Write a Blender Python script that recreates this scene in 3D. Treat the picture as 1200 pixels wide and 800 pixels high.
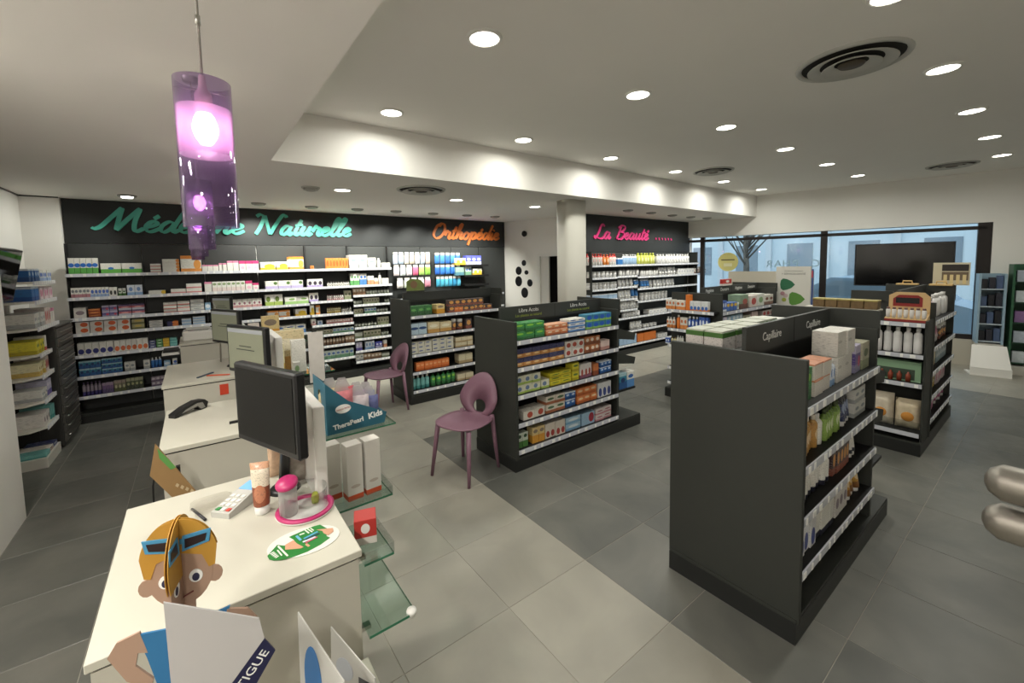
import bpy, bmesh, math, random
from mathutils import Vector, Matrix
random.seed(7)
SC = bpy.context.scene
COL = SC.collection
for o in list(bpy.data.objects): bpy.data.objects.remove(o)

# ---------------------------------------------------------------- camera
cam = bpy.data.cameras.new('camera'); cam_ob = bpy.data.objects.new('camera', cam); COL.objects.link(cam_ob)
cam.sensor_width = 36.0; cam.lens = 36.0*491.4/1200; cam.shift_y = -54.6/1200; cam.clip_start = .02
_y, _p, _r = (math.radians(a) for a in (37.03, 4.245, 1.1025))
_F = Vector((math.sin(_y)*math.cos(_p), math.cos(_y)*math.cos(_p), -math.sin(_p)))
_R = Vector((math.cos(_y), -math.sin(_y), 0)); _D = _F.cross(_R)
_r2 = math.cos(_r)*_R + math.sin(_r)*_D; _d2 = -math.sin(_r)*_R + math.cos(_r)*_D
_m = Matrix((_r2, -_d2, -_F)).transposed().to_4x4(); _m.translation = (0, 0, 1.77)
cam_ob.matrix_world = _m
SC.camera = cam_ob

# ---------------------------------------------------------------- world, exposure, light levels
w = bpy.data.worlds.new('overcast_sky'); SC.world = w; w.use_nodes = True
bg = w.node_tree.nodes['Background']; bg.inputs[0].default_value = (.90, .95, 1.0, 1); bg.inputs[1].default_value = 2.4
SC.view_settings.view_transform = 'Standard'; SC.view_settings.look = 'None'; SC.view_settings.gamma = 1.0
SC.view_settings.use_curve_mapping = False; SC.view_settings.exposure = -0.12
P_DOWN, P_DOWN_LOW, P_SPOT, P_FILL = 9.0, 6.0, 100.0, 25.0
LCOL = (1.0, 1.0, .91)

# ---------------------------------------------------------------- materials
def lin(h):
    if not isinstance(h, str): return tuple(h)[:3]
    c = [int(h[i:i+2], 16)/255 for i in (0, 2, 4)]
    return tuple(x/12.92 if x <= .04045 else ((x+.055)/1.055)**2.4 for x in c)
MATS = {}
def mat(name, col, rough=.5, metal=0., spec=.5, trans=0., ior=1.45, emit=None, es=0., noise=0., nscale=8., bump=0., alpha=1., sheen=0.):
    if name in MATS: return MATS[name]
    m = bpy.data.materials.new(name); m.use_nodes = True; nt = m.node_tree; b = nt.nodes['Principled BSDF']
    c = lin(col)
    b.inputs['Base Color'].default_value = (*c, 1); b.inputs['Roughness'].default_value = rough
    b.inputs['Metallic'].default_value = metal; b.inputs['Specular IOR Level'].default_value = spec
    b.inputs['Transmission Weight'].default_value = trans; b.inputs['IOR'].default_value = ior; b.inputs['Alpha'].default_value = alpha
    if emit is not None:
        b.inputs['Emission Color'].default_value = (*lin(emit), 1); b.inputs['Emission Strength'].default_value = es
    if noise or bump:
        tc = nt.nodes.new('ShaderNodeTexCoord'); n = nt.nodes.new('ShaderNodeTexNoise'); n.inputs['Scale'].default_value = nscale; n.inputs['Detail'].default_value = 5
        nt.links.new(tc.outputs['Object'], n.inputs['Vector'])
        if noise:
            r = nt.nodes.new('ShaderNodeMix'); r.data_type = 'RGBA'
            r.inputs[6].default_value = (*[x*(1-noise) for x in c], 1); r.inputs[7].default_value = (*[min(1, x*(1+noise)) for x in c], 1)
            nt.links.new(n.outputs['Fac'], r.inputs[0]); nt.links.new(r.outputs[2], b.inputs['Base Color'])
        if bump:
            bp = nt.nodes.new('ShaderNodeBump'); bp.inputs['Strength'].default_value = bump; bp.inputs['Distance'].default_value = .01
            nt.links.new(n.outputs['Fac'], bp.inputs['Height']); nt.links.new(bp.outputs[0], b.inputs['Normal'])
    MATS[name] = m
    return m
def clear_mat(name, tint, gloss=.5, rough=.03, milk=0., milkcol=None, bump=0.):
    """thin clear sheet: tinted see-through, mirror-like at the rim, optionally milky"""
    if name in MATS: return MATS[name]
    m = bpy.data.materials.new(name); m.use_nodes = True; nt = m.node_tree; L = nt.links.new
    for n in list(nt.nodes): nt.nodes.remove(n)
    out = nt.nodes.new('ShaderNodeOutputMaterial'); tr = nt.nodes.new('ShaderNodeBsdfTransparent'); tr.inputs[0].default_value = (*lin(tint), 1)
    gl = nt.nodes.new('ShaderNodeBsdfGlossy'); gl.inputs['Roughness'].default_value = rough
    fr = nt.nodes.new('ShaderNodeLayerWeight'); pw = nt.nodes.new('ShaderNodeMath'); pw.operation = 'POWER'; pw.inputs[1].default_value = 4.; L(fr.outputs['Facing'], pw.inputs[0])
    ma = nt.nodes.new('ShaderNodeMath'); ma.operation = 'MULTIPLY_ADD'; ma.inputs[1].default_value = gloss; ma.inputs[2].default_value = .03+.03*gloss; L(pw.outputs[0], ma.inputs[0])
    top = tr.outputs[0]
    if milk:
        tl = nt.nodes.new('ShaderNodeBsdfTranslucent'); tl.inputs[0].default_value = (*lin(milkcol or tint), 1)
        df = nt.nodes.new('ShaderNodeBsdfDiffuse'); df.inputs[0].default_value = (*lin(milkcol or tint), 1)
        a = nt.nodes.new('ShaderNodeMixShader'); a.inputs[0].default_value = .5; L(tl.outputs[0], a.inputs[1]); L(df.outputs[0], a.inputs[2])
        b = nt.nodes.new('ShaderNodeMixShader'); b.inputs[0].default_value = milk; L(top, b.inputs[1]); L(a.outputs[0], b.inputs[2]); top = b.outputs[0]
    if bump:
        n = nt.nodes.new('ShaderNodeTexNoise'); n.inputs['Scale'].default_value = 60; bp = nt.nodes.new('ShaderNodeBump'); bp.inputs['Strength'].default_value = bump; bp.inputs['Distance'].default_value = .02
        L(n.outputs['Fac'], bp.inputs['Height']); L(bp.outputs[0], gl.inputs['Normal']); L(bp.outputs[0], fr.inputs['Normal'])
    mx = nt.nodes.new('ShaderNodeMixShader'); L(ma.outputs[0], mx.inputs[0]); L(top, mx.inputs[1]); L(gl.outputs[0], mx.inputs[2]); L(mx.outputs[0], out.inputs[0])
    MATS[name] = m
    return m
def tile_mat(name, c1, c2, rough):
    m = bpy.data.materials.new(name); m.use_nodes = True; nt = m.node_tree; b = nt.nodes['Principled BSDF']; L = nt.links.new
    g = nt.nodes.new('ShaderNodeNewGeometry'); oi = nt.nodes.new('ShaderNodeObjectInfo')
    n = nt.nodes.new('ShaderNodeTexNoise'); n.inputs['Scale'].default_value = 2.2; n.inputs['Detail'].default_value = 6; n.inputs['Distortion'].default_value = .6
    n2 = nt.nodes.new('ShaderNodeTexNoise'); n2.inputs['Scale'].default_value = 16; n2.inputs['Detail'].default_value = 4
    add = nt.nodes.new('ShaderNodeVectorMath'); add.operation = 'ADD'
    L(g.outputs['Position'], add.inputs[0]); L(oi.outputs['Random'], add.inputs[1]); L(add.outputs[0], n.inputs['Vector']); L(g.outputs['Position'], n2.inputs['Vector'])
    mx = nt.nodes.new('ShaderNodeMix'); mx.data_type = 'RGBA'; mx.inputs[6].default_value = (*lin(c1), 1); mx.inputs[7].default_value = (*lin(c2), 1)
    rp = nt.nodes.new('ShaderNodeMapRange'); rp.inputs[1].default_value = .32; rp.inputs[2].default_value = .68; L(n.outputs['Fac'], rp.inputs[0]); L(rp.outputs[0], mx.inputs[0])
    hv = nt.nodes.new('ShaderNodeHueSaturation'); v = nt.nodes.new('ShaderNodeMapRange'); v.inputs[3].default_value = .93; v.inputs[4].default_value = 1.07
    L(oi.outputs['Random'], v.inputs[0]); L(v.outputs[0], hv.inputs['Value']); L(mx.outputs[2], hv.inputs['Color']); L(hv.outputs[0], b.inputs['Base Color'])
    rr = nt.nodes.new('ShaderNodeMapRange'); rr.inputs[3].default_value = rough-.06; rr.inputs[4].default_value = rough+.12; L(n2.outputs['Fac'], rr.inputs[0]); L(rr.outputs[0], b.inputs['Roughness'])
    return m
def print_mat(key, spec, kind):
    """printed carton / label: bands and one mark in the box's own 0..1 space"""
    nm = 'printed_'+key+'_'+kind
    if nm in MATS: return MATS[nm]
    base, low, top, blob, txt = spec
    m = bpy.data.materials.new(nm); m.use_nodes = True; nt = m.node_tree; b = nt.nodes['Principled BSDF']; L = nt.links.new
    b.inputs['Roughness'].default_value = .42 if kind == 'box' else .32
    tc = nt.nodes.new('ShaderNodeTexCoord'); sp = nt.nodes.new('ShaderNodeSeparateXYZ'); L(tc.outputs['Generated'], sp.inputs[0])
    def M(op, a, c, d=None):
        n = nt.nodes.new('ShaderNodeMath'); n.operation = op
        for i, x in enumerate((a, c, d)):
            if x is None: continue
            if isinstance(x, (int, float)): n.inputs[i].default_value = x
            else: L(x, n.inputs[i])
        return n.outputs[0]
    cur = [None]
    def over(fac, col):
        n = nt.nodes.new('ShaderNodeMix'); n.data_type = 'RGBA'
        if cur[0] is None: n.inputs[6].default_value = (*lin(base), 1)
        else: L(cur[0], n.inputs[6])
        n.inputs[7].default_value = (*lin(col), 1); L(fac, n.inputs[0]); cur[0] = n.outputs[2]
    x, y, z = sp.outputs
    if low: over(M('LESS_THAN', z, low[1]), low[0])
    if top: over(M('GREATER_THAN', z, 1-top[1]), top[0])
    if blob:
        dx = M('DIVIDE', M('SUBTRACT', x, blob[1]), blob[3]); dz = M('DIVIDE', M('SUBTRACT', z, blob[2]), blob[4])
        over(M('LESS_THAN', M('ADD', M('MULTIPLY', dx, dx), M('MULTIPLY', dz, dz)), 1.0), blob[0])
    if txt:
        mp = nt.nodes.new('ShaderNodeMapping'); mp.inputs['Scale'].default_value = (9, 3, 24); L(tc.outputs['Generated'], mp.inputs[0])
        n = nt.nodes.new('ShaderNodeTexNoise'); n.inputs['Scale'].default_value = 1.6; n.inputs['Detail'].default_value = 1; L(mp.outputs[0], n.inputs['Vector'])
        f = M('MULTIPLY', M('GREATER_THAN', n.outputs['Fac'], .6), .38)
        over(f, '4a4844' if sum(lin(base)) > .6 else 'd8d4c8')
    if cur[0] is None: b.inputs['Base Color'].default_value = (*lin(base), 1)
    else: L(cur[0], b.inputs['Base Color'])
    MATS[nm] = m
    return m
WHITE = mat('white_plaster', 'eae8e2', .75, noise=.02, nscale=3)
CEIL = mat('ceiling_paint', 'ece9e3', .8, noise=.02, nscale=2)
CHAR = mat('charcoal_laminate', '343632', .55, noise=.05, nscale=25)
CHAR2 = mat('charcoal_wall_panel', '222424', .5, noise=.05, nscale=20)
BLACK = mat('black_shelf_steel', '131313', .6)
PLINTH = mat('black_plinth', '232423', .4)
RAIL = mat('clear_price_rail', 'c8cad2', .25)
TAG = mat('white_price_tag', 'f2f2ee', .5)
DESK = mat('white_counter_laminate', 'c3c0b2', .35, noise=.015)
DESKS = mat('counter_side_laminate', 'bfbbae', .45)
GLASS = clear_mat('clear_glass', 'e2f0ea', .6)
GLEDGE = mat('green_glass_edge', '3f8a68', .1, trans=.4)
ACRYL = clear_mat('clear_acrylic', 'f2f4f4', .4)
CHROME = mat('brushed_metal', 'b4b2ac', .28, metal=1.)
BPLAST = mat('black_plastic', '1b1b1c', .35)
PINK = mat('mauve_plastic', '836070', .45)
WPLAST = mat('white_plastic', 'e4e2dc', .35)

# ---------------------------------------------------------------- mesh helpers
class MB:
    def __init__(s): s.v = []; s.f = []; s.mi = []; s.sm = []
    def add(s, vs, fs, mi=0, smooth=False):
        o = len(s.v); s.v += [tuple(v) for v in vs]
        for f in fs: s.f.append(tuple(i+o for i in f)); s.mi.append(mi); s.sm.append(smooth)
        return s
    def box(s, x0, x1, y0, y1, z0, z1, mi=0, bev=0.):
        if x0 > x1: x0, x1 = x1, x0
        if y0 > y1: y0, y1 = y1, y0
        if z0 > z1: z0, z1 = z1, z0
        b = min(bev, (x1-x0)*.4, (y1-y0)*.4, (z1-z0)*.4)
        if b <= 0:
            return s.add([(x, y, z) for z in (z0, z1) for y in (y0, y1) for x in (x0, x1)], [(0,2,3,1),(4,5,7,6),(0,1,5,4),(2,6,7,3),(0,4,6,2),(1,3,7,5)], mi)
        V = []; ix = {}
        for i, X in enumerate((x0, x1)):
            for j, Y in enumerate((y0, y1)):
                for k, Z in enumerate((z0, z1)):
                    sx, sy, sz = (b, -b)[i], (b, -b)[j], (b, -b)[k]
                    ix[i,j,k] = len(V); V += [(X, Y+sy, Z+sz), (X+sx, Y, Z+sz), (X+sx, Y+sy, Z)]
        F = []
        for i in (0, 1):
            q = [ix[i,0,0], ix[i,0,1], ix[i,1,1], ix[i,1,0]]; F.append(tuple(q if i == 0 else q[::-1]))
            q = [ix[0,i,0]+1, ix[1,i,0]+1, ix[1,i,1]+1, ix[0,i,1]+1]; F.append(tuple(q if i == 0 else q[::-1]))
            q = [ix[0,0,i]+2, ix[0,1,i]+2, ix[1,1,i]+2, ix[1,0,i]+2]; F.append(tuple(q if i == 0 else q[::-1]))
        for a in (0, 1):
            for c in (0, 1):
                def fix(q, n):
                    p = [Vector(V[t]) for t in q]; nn = (p[1]-p[0]).cross(p[2]-p[0])
                    F.append(tuple(q if nn.dot(Vector(n)) > 0 else q[::-1]))
                s1, s2 = (-1, 1)[a], (-1, 1)[c]
                fix([ix[a,c,0]+0, ix[a,c,0]+1, ix[a,c,1]+1, ix[a,c,1]+0], (s1, s2, 0))
                fix([ix[a,0,c]+0, ix[a,0,c]+2, ix[a,1,c]+2, ix[a,1,c]+0], (s1, 0, s2))
                fix([ix[0,a,c]+1, ix[0,a,c]+2, ix[1,a,c]+2, ix[1,a,c]+1], (0, s1, s2))
                for d in (0, 1):
                    fix([ix[a,c,d], ix[a,c,d]+1, ix[a,c,d]+2], (s1, s2, (-1, 1)[d]))
        return s.add(V, F, mi)
    def lathe(s, prof, n=16, c=(0,0,0), mi=0, smooth=True, sx=1., sy=1., caps=True, axis='z'):
        V = []; F = []
        for r, z in prof:
            for k in range(n):
                a = 2*math.pi*k/n; p = (r*math.cos(a)*sx, r*math.sin(a)*sy, z)
                if axis == 'x': p = (p[2], p[0], p[1])
                if axis == 'y': p = (p[1], p[2], p[0])
                V.append((c[0]+p[0], c[1]+p[1], c[2]+p[2]))
        m = len(prof)
        for i in range(m-1):
            for k in range(n): F.append((i*n+k, i*n+(k+1) % n, (i+1)*n+(k+1) % n, (i+1)*n+k))
        s.add(V, F, mi, smooth)
        if caps:
            o = len(s.v)-len(V)
            for i, rev in ((0, True), (m-1, False)):
                if prof[i][0] > 1e-5:
                    q = [o+i*n+k for k in range(n)]; s.f.append(tuple(q[::-1] if rev else q)); s.mi.append(mi); s.sm.append(False)
        return s
    def tube(s, pts, r, n=8, mi=0, closed=False, caps=True):
        P = [Vector(p) for p in pts]; R = r if isinstance(r, (list, tuple)) else [r]*len(P); V = []; F = []; m = len(P); up = Vector((0, 0, 1))
        for i, p in enumerate(P):
            t = (P[(i+1) % m]-P[i-1]) if closed else (P[min(i+1, m-1)]-P[max(i-1, 0)]); t.normalize()
            a = up.cross(t)
            if a.length < .05: a = Vector((1, 0, 0)).cross(t)
            a.normalize(); b = t.cross(a)
            for k in range(n):
                an = 2*math.pi*k/n; V.append(p+R[i]*(math.cos(an)*a+math.sin(an)*b))
        for i in range(m if closed else m-1):
            j = (i+1) % m
            for k in range(n): F.append((i*n+k, i*n+(k+1) % n, j*n+(k+1) % n, j*n+k))
        o = len(s.v); s.add(V, F, mi, True)
        if caps and not closed:
            s.f.append(tuple(o+k for k in range(n))[::-1]); s.mi.append(mi); s.sm.append(False)
            s.f.append(tuple(o+(m-1)*n+k for k in range(n))); s.mi.append(mi); s.sm.append(False)
        return s
    def prism(s, poly, t0, t1, fn=None, mi=0):
        """extrude 2-D polygon (a,b) from depth t0 to t1; fn(a,b,t)->xyz, default xz plane, depth y"""
        fn = fn or (lambda a, b, t: (a, t, b)); n = len(poly)
        V = [fn(a, b, t0) for a, b in poly]+[fn(a, b, t1) for a, b in poly]
        F = [tuple(range(n)), tuple(range(2*n-1, n-1, -1))]+[(i, n+i, n+(i+1) % n, (i+1) % n) for i in range(n)]
        return s.add(V, F, mi)
    def xf(s, M):
        s.v = [tuple(M @ Vector(v)) for v in s.v]; return s
    def mesh(s, name, mats):
        me = bpy.data.meshes.new(name); me.from_pydata(s.v, [], s.f); me.validate()
        if len(me.polygons) == len(s.mi):
            me.polygons.foreach_set('material_index', s.mi); me.polygons.foreach_set('use_smooth', s.sm)
        bm = bmesh.new(); bm.from_mesh(me); bmesh.ops.recalc_face_normals(bm, faces=bm.faces); bm.to_mesh(me); bm.free()
        for m in (mats if isinstance(mats, (list, tuple)) else [mats]): me.materials.append(m)
        return me
    def build(s, name, mats, parent=None, *a, **k):
        return link(name, s.mesh(name, mats), parent, *a, **k)
def link(name, data, parent=None, loc=None, rotz=None, label=None, cat=None, group=None, kind=None):
    o = bpy.data.objects.new(name, data); COL.objects.link(o)
    if parent is not None: o.parent = parent
    if loc is not None: o.location = loc
    if rotz is not None: o.rotation_euler = (0, 0, rotz)
    if label: o['label'] = label
    if cat: o['category'] = cat
    if group: o['group'] = group
    if kind: o['kind'] = kind
    return o
def thing(name, label, cat, loc=(0, 0, 0), rotz=0., group=None, kind=None):
    o = link(name, None, None, loc, rotz, label, cat, group, kind); o.empty_display_size = .05
    return o
def bx(name, m, parent, *d, bev=0., **k): return MB().box(*d, bev=bev).build(name, m, parent, **k)
def dup(o, parent=None, loc=None, rotz=None, label=None, keep=()):
    c = o.copy(); COL.objects.link(c); c.parent = parent
    if loc is not None: c.location = loc
    if rotz is not None: c.rotation_euler = (0, 0, rotz)
    if label: c['label'] = label
    for ch in list(o.children): dup(ch, c)
    return c
def text_mesh(s, size, extrude=.001, align='CENTER', name='text', bold=0.):
    cu = bpy.data.curves.new(name, 'FONT'); cu.body = s; cu.size = size; cu.extrude = extrude; cu.align_x = align; cu.align_y = 'CENTER'; cu.resolution_u = 3; cu.offset = bold
    ob = bpy.data.objects.new('tmp_text', cu); COL.objects.link(ob)
    bpy.context.view_layer.update()
    me = bpy.data.meshes.new_from_object(ob.evaluated_get(bpy.context.evaluated_depsgraph_get()))
    bpy.data.objects.remove(ob); bpy.data.curves.remove(cu); me.name = name
    return me
def text(name, s, size, m, parent, loc, right, up, extrude=.001, bold=0., **k):
    """lettering whose reading direction is `right` and whose top is `up`"""
    me = text_mesh(s, size, extrude, name=name, bold=bold); me.materials.clear(); me.materials.append(m)
    r = Vector(right).normalized(); u = Vector(up).normalized(); n = r.cross(u)
    M = Matrix((r, u, n)).transposed().to_4x4(); M.translation = Vector(loc)
    me.transform(M)
    return link(name, me, parent, **k)
# ================================================================ setting
WPAR = {}
_link0 = link
def link(name, data, parent=None, *a, **k):
    o = _link0(name, data, parent, *a, **k)
    if parent is not None and parent.name in WPAR: o.matrix_parent_inverse = WPAR[parent.name]
    return o
def wthing(name, label, cat, base, group=None, kind=None):
    """an Empty at the thing's base; its parts are written in room coordinates"""
    o = thing(name, label, cat, base, 0., group, kind); WPAR[o.name] = Matrix.Translation(-Vector(base))
    return o
ZL, ZU = 2.63, 3.05
def wx(y): return 9.22+(3.85-y)*(.73/3.55)       # x of the slanted street wall at depth y
# floor: grout bed with single tiles on it
floor = bx('floor', mat('dark_grout', '9a968c', .8), None, -3.2, 10.9, -2.6, 7.4, -.12, -.002, kind='structure')
T_L = tile_mat('light_grey_tile', '8d8a80', '9d998d', .37); T_D = tile_mat('dark_grey_tile', '595a55', '706f68', .36)
PX, PY, OX, OY = .567, .56, 1.19, .535
tl = MB().box(.0015, PX-.0015, .0015, PY-.0015, -.012, 0, bev=.0015)
tme = {0: tl.mesh('tile', T_L), 1: tl.mesh('tile', T_D)}
far_l, far_d = MB(), MB()
nt_ = 0
for i in range(-7, 17):
    for j in range(-5, 13):
        x, y = OX+PX*i, OY+PY*j
        if x > wx(y+PY)+.1 or x+PX < -1.7: continue
        cx, cy = x+PX/2, y+PY/2
        dark = (cx < .05) or (1.75 < cx < 7.95 and cy < 3.9)
        seen = cy > -.3 and (cx*.602+cy*.798) > .9 and cx < 7.6 and cy < 6.9 and not (cx > 5.6 and cy > 4.4)
        if seen and nt_ < 299:
            link('tile', tme[int(dark)], floor, (x, y, 0)); nt_ += 1
        else:
            (far_d if dark else far_l).box(x+.0015, x+PX-.0015, y+.0015, y+PY-.0015, -.012, 0)
far_l.build('tile_field', T_L, floor, kind='stuff'); far_d.build('tile_field', T_D, floor, kind='stuff')
# ceilings
bx('ceiling', CEIL, None, .3, 11, -2.6, 4.2, ZU, ZU+.1, kind='structure')
lc = MB(); lc.prism([(-3.2, -2.6), (.54, -2.6), (.54, 3.88), (11, 3.88), (11, 7.4), (-3.2, 7.4)], ZL, ZU-.001, lambda a, b, t: (a, b, t))
lc.build('ceiling', CEIL, None, kind='structure')
# walls
bx('wall_back', WHITE, None, -1.62, 9.4, 7.12, 7.3, -.01, ZL, kind='structure')
bx('wall_left', WHITE, None, -1.7, -1.5, -2.6, 7.3, -.01, ZL, kind='structure')
bx('wall_rear', WHITE, None, -3.2, 11, -2.7, -2.5, -.01, ZU, kind='structure')
bx('trim_1', BPLAST, None, -1.5, -1.488, 4.5, 7.0, ZL-.012, ZL, kind='structure')
bx('trim_2', BPLAST, None, -1.5, -1.19, 6.985, 7.0, ZL-.012, ZL, kind='structure')
bx('wall_corner', WHITE, None, -1.5, -1.19, 7.0, 7.12, -.01, ZL, kind='structure')
def slant(x0, y0, x1, y1, th, z0, z1, name, m, parent=None, mi=0, **k):
    d = Vector((x1-x0, y1-y0, 0)).normalized(); n = Vector((-d.y, d.x, 0))*th
    q = [(x0, y0), (x1, y1), (x1+n.x, y1+n.y), (x0+n.x, y0+n.y)]
    return MB().prism(q, z0, z1, lambda a, b, t: (a, b, t)).build(name, m, parent, **k)
# slanted white wall with the staff door, black sheet behind the doorway
MWD = Vector((5.356-5.016, 5.737-6.916, 0)).normalized(); MWN = Vector((-MWD.y, MWD.x, 0))
def mw(s, off=0.):                                # point s metres along that wall from the back corner
    p = Vector((5.17, 7.12, 0))+MWD*s+MWN*off; return p.x, p.y
wm = MB()
def mwbox(m_, s0, s1, o0, o1, z0, z1):
    m_.prism([mw(s0, o0), mw(s1, o0), mw(s1, o1), mw(s0, o1)], z0, z1, lambda a, b, t: (a, b, t)); return m_
mwbox(wm, 0, .88, 0, .15, 0, ZL); mwbox(wm, .88, 1.95, 0, .15, 1.93, ZL)
wm.build('wall_middle', WHITE, None, kind='structure')
d1 = wthing('door_1', None, None, (*mw(.9, 0), 0), kind='structure')
f_ = MB(); mwbox(f_, .86, .905, -.015, .1, 0, 1.955); mwbox(f_, .905, 1.9, -.015, .1, 1.9, 1.955); f_.build('door_frame', WPLAST, d1)
mwbox(MB(), 0.905, 1.085, .03, .07, 0.005, 1.91).build('door_leaf', mat('door_white', 'd8d6d0', .5), d1)
mwbox(MB(), 0.9, 1.95, .3, .34, 0.005, 2.3).build('black_shade_sheet', mat('painted_room_shade', '0e0c0b', .9), d1)  # near-black sheet: the unlit room's shade is put into its colour
# far wall behind the beauty shelves
bx('wall_far', WHITE, None, 5.45, 9.0, 5.25, 5.4, -.01, ZL, kind='structure')
# rounded column below the soffit
col = MB(); ring = []
for k in range(40):
    a = 2*math.pi*k/40; c_, s_ = math.cos(a), math.sin(a); e = .55
    ring.append((4.28+.20*math.copysign(abs(c_)**e, c_), 4.25+.145*math.copysign(abs(s_)**e, s_)))
col.prism(ring, 0, ZL, lambda a, b, t: (a, b, t)); co = col.build('column', mat('column_paint', 'cbc8be', .7), None, kind='structure')
for p in co.data.polygons: p.use_smooth = len(p.vertices) == 4
# street wall: header, white end wall, sill, window with frame and panes
def sw(y, off=0.):
    d = Vector((.73, -3.55, 0)).normalized(); n = Vector((-d.y, d.x, 0)); p = Vector((wx(y), y, 0))+n*off; return p.x, p.y
def swbox(m_, y0, y1, o0, o1, z0, z1): return m_.prism([sw(y0, o0), sw(y1, o0), sw(y1, o1), sw(y0, o1)], z0, z1, lambda a, b, t: (a, b, t))
hd = MB(); swbox(hd, 7.3, -2.7, 0, .25, 2.27, ZU); swbox(hd, 7.3, 5.2, 0, .25, -.01, 2.27); swbox(hd, .72, -2.7, 0, .25, -.01, 2.27); hd.build('wall_street', WHITE, None, kind='structure')
swbox(MB(), 5.5, .72, .02, .2, -.01, .42).build('wall_sill', mat('beige_sill', 'b8b2a4', .7), None, kind='structure')
FRM = mat('dark_brown_window_frame', '1e1715', .4)
w1 = wthing('window_1', None, None, (*sw(2.7, 0), .42), kind='structure')
for nm, y0, y1, z0, z1 in (('top_bar', 5.2, .78, 2.165, 2.22), ('mullion', 2.83, 2.73, .42, 2.27), ('right_post', .87, .72, .42, 2.27), ('left_post', 4.95, 4.87, .42, 2.27), ('bottom_rail', 5.2, .78, .42, .5)):
    swbox(MB(), y0, y1, .02, .1, z0, z1).build(nm, FRM, w1)
PANE = clear_mat('window_glass', 'e4eef2', .3)
for y0, y1, z0, z1 in ((4.87, 2.83, .5, 2.165), (2.73, .87, .5, 2.165), (4.87, 2.83, 2.22, 2.27), (2.73, .87, 2.22, 2.27)):
    swbox(MB(), y0, y1, .055, .062, z0, z1).build('pane', PANE, w1)
sd = Vector((.73, -3.55, 0)).normalized()
for ch, y in (('C', 2.9), ('P', 3.21), ('H', 3.36), ('A', 3.5), ('R', 3.65)):      # white letters on the outside of the pane, seen from behind
    x_, y_ = sw(y, .066)
    text('letter', ch, .2, mat('white_vinyl', 'dfe8ee', .5), w1, (x_, y_, 1.66), -sd, (0, 0, 1), .0008)
x_, y_ = sw(4.4, .05)
st_ = MB().lathe([(.0, 0), (.2, 0), (.2, .003), (0, .003)], 32, axis='x', smooth=False).xf(Matrix.Translation((x_, y_, 1.72)) @ Matrix.Rotation(math.atan2(.73, 3.55), 4, 'Z')).build('round_sticker', mat('pale_yellow_vinyl', 'd8cf86', .5), w1)
swbox(MB(), 4.53, 4.27, .044, .047, 1.755, 1.775).build('print_bar', mat('sticker_ink', '6a5c48', .5), st_); swbox(MB(), 4.48, 4.32, .044, .047, 1.62, 1.69).build('print_bar', mat('sticker_pale', 'e6e2b8', .5), st_)
# low beige board standing in the window
lb_ = MB(); swbox(lb_, 4.35, 2.9, -.1, -.07, .42, 1.52); lb_.build('window_board', mat('beige_board', 'c9c2b2', .7), None, label='low beige board standing in the shop window left of mullion', cat='board')
bx('wall_partition', WHITE, None, -1.5, -1.08, 2.2, 4.48, -.01, ZL, kind='structure')

# ================================================================ outside the window
bx('street', mat('asphalt', '8a8c8c', .9, noise=.1), None, 10.2, 40, -14, 22, -.3, -.14, kind='structure')
bd = wthing('street_building', 'pale blue-grey building across the street seen through window', 'building', (24, 4, -.14))
bx('facade', mat('blue_grey_facade', 'c4d2da', .8, noise=.05), bd, 24, 26, -12, 20, -.14, 9)
FW = mat('facade_window', '7d8c98', .2)
for j in range(-4, 8):
    for k in (0, 1, 2): bx('window', FW, bd, 23.96, 24.02, j*2.5, j*2.5+1.1, .9+k*2.8, 2.5+k*2.8)
for j in range(-4, 8): bx('pilaster', mat('pale_stone', 'c4ccd2', .8), bd, 23.85, 24.02, j*2.5-.7, j*2.5-.45, -.14, 9)
cr = wthing('parked_car', 'silver-blue parked car seen through the window', 'car', (14, 3.2, -.14))
def carsec(pts, y0, y1): return MB().prism(pts, y0, y1, lambda a, b, t: (a, t, b))
CARP = mat('silver_blue_car_paint', '9db4c8', .25, metal=.4)
MB().prism([(1.0, .2), (1.0, .7), (1.5, .85), (2.1, 1.35), (3.7, 1.4), (4.5, .95), (5.1, .9), (5.2, .35), (5.1, .2)], 13.2, 14.9, lambda a, b, t: (t, a, b-.14)).build('body', CARP, cr)
MB().prism([(1.75, .92), (2.2, 1.28), (3.6, 1.32), (4.2, .95)], 13.19, 14.91, lambda a, b, t: (t, a, b-.14)).build('side_window', FW, cr)
for yy in (1.85, 4.35): MB().lathe([(.02, -.1), (.3, -.1), (.32, -.06), (.32, .06), (.3, .1), (.02, .1)], 20, (13.25, yy, .18), axis='x').build('wheel', BPLAST, cr)
for i, (x, y, h) in enumerate(((17, 7.5, 4.5), (18, 1.0, 5.0))):
    t = wthing('street_tree', ('bare street tree beyond the window, left of mullion', 'bare street tree beyond the window behind television')[i], 'tree', (x, y, -.14))
    MB().tube([(x, y, -.14), (x+.05, y, 1.5), (x, y+.05, h*.6)], [.14, .11, .07]).build('trunk', mat('bark', '5a5650', .9), t)
    br = MB()
    for k in range(26):
        a = random.uniform(0, 6.28); l = random.uniform(.8, 1.8); z = random.uniform(1.4, h*.6)
        br.tube([(x, y, z), (x+math.cos(a)*l*.5, y+math.sin(a)*l*.5, z+l*.6), (x+math.cos(a)*l*.8, y+math.sin(a)*l*.9, z+l*1.2)], [.035, .022, .008], 5)
    br.build('branches', MATS['bark'], t)

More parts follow.
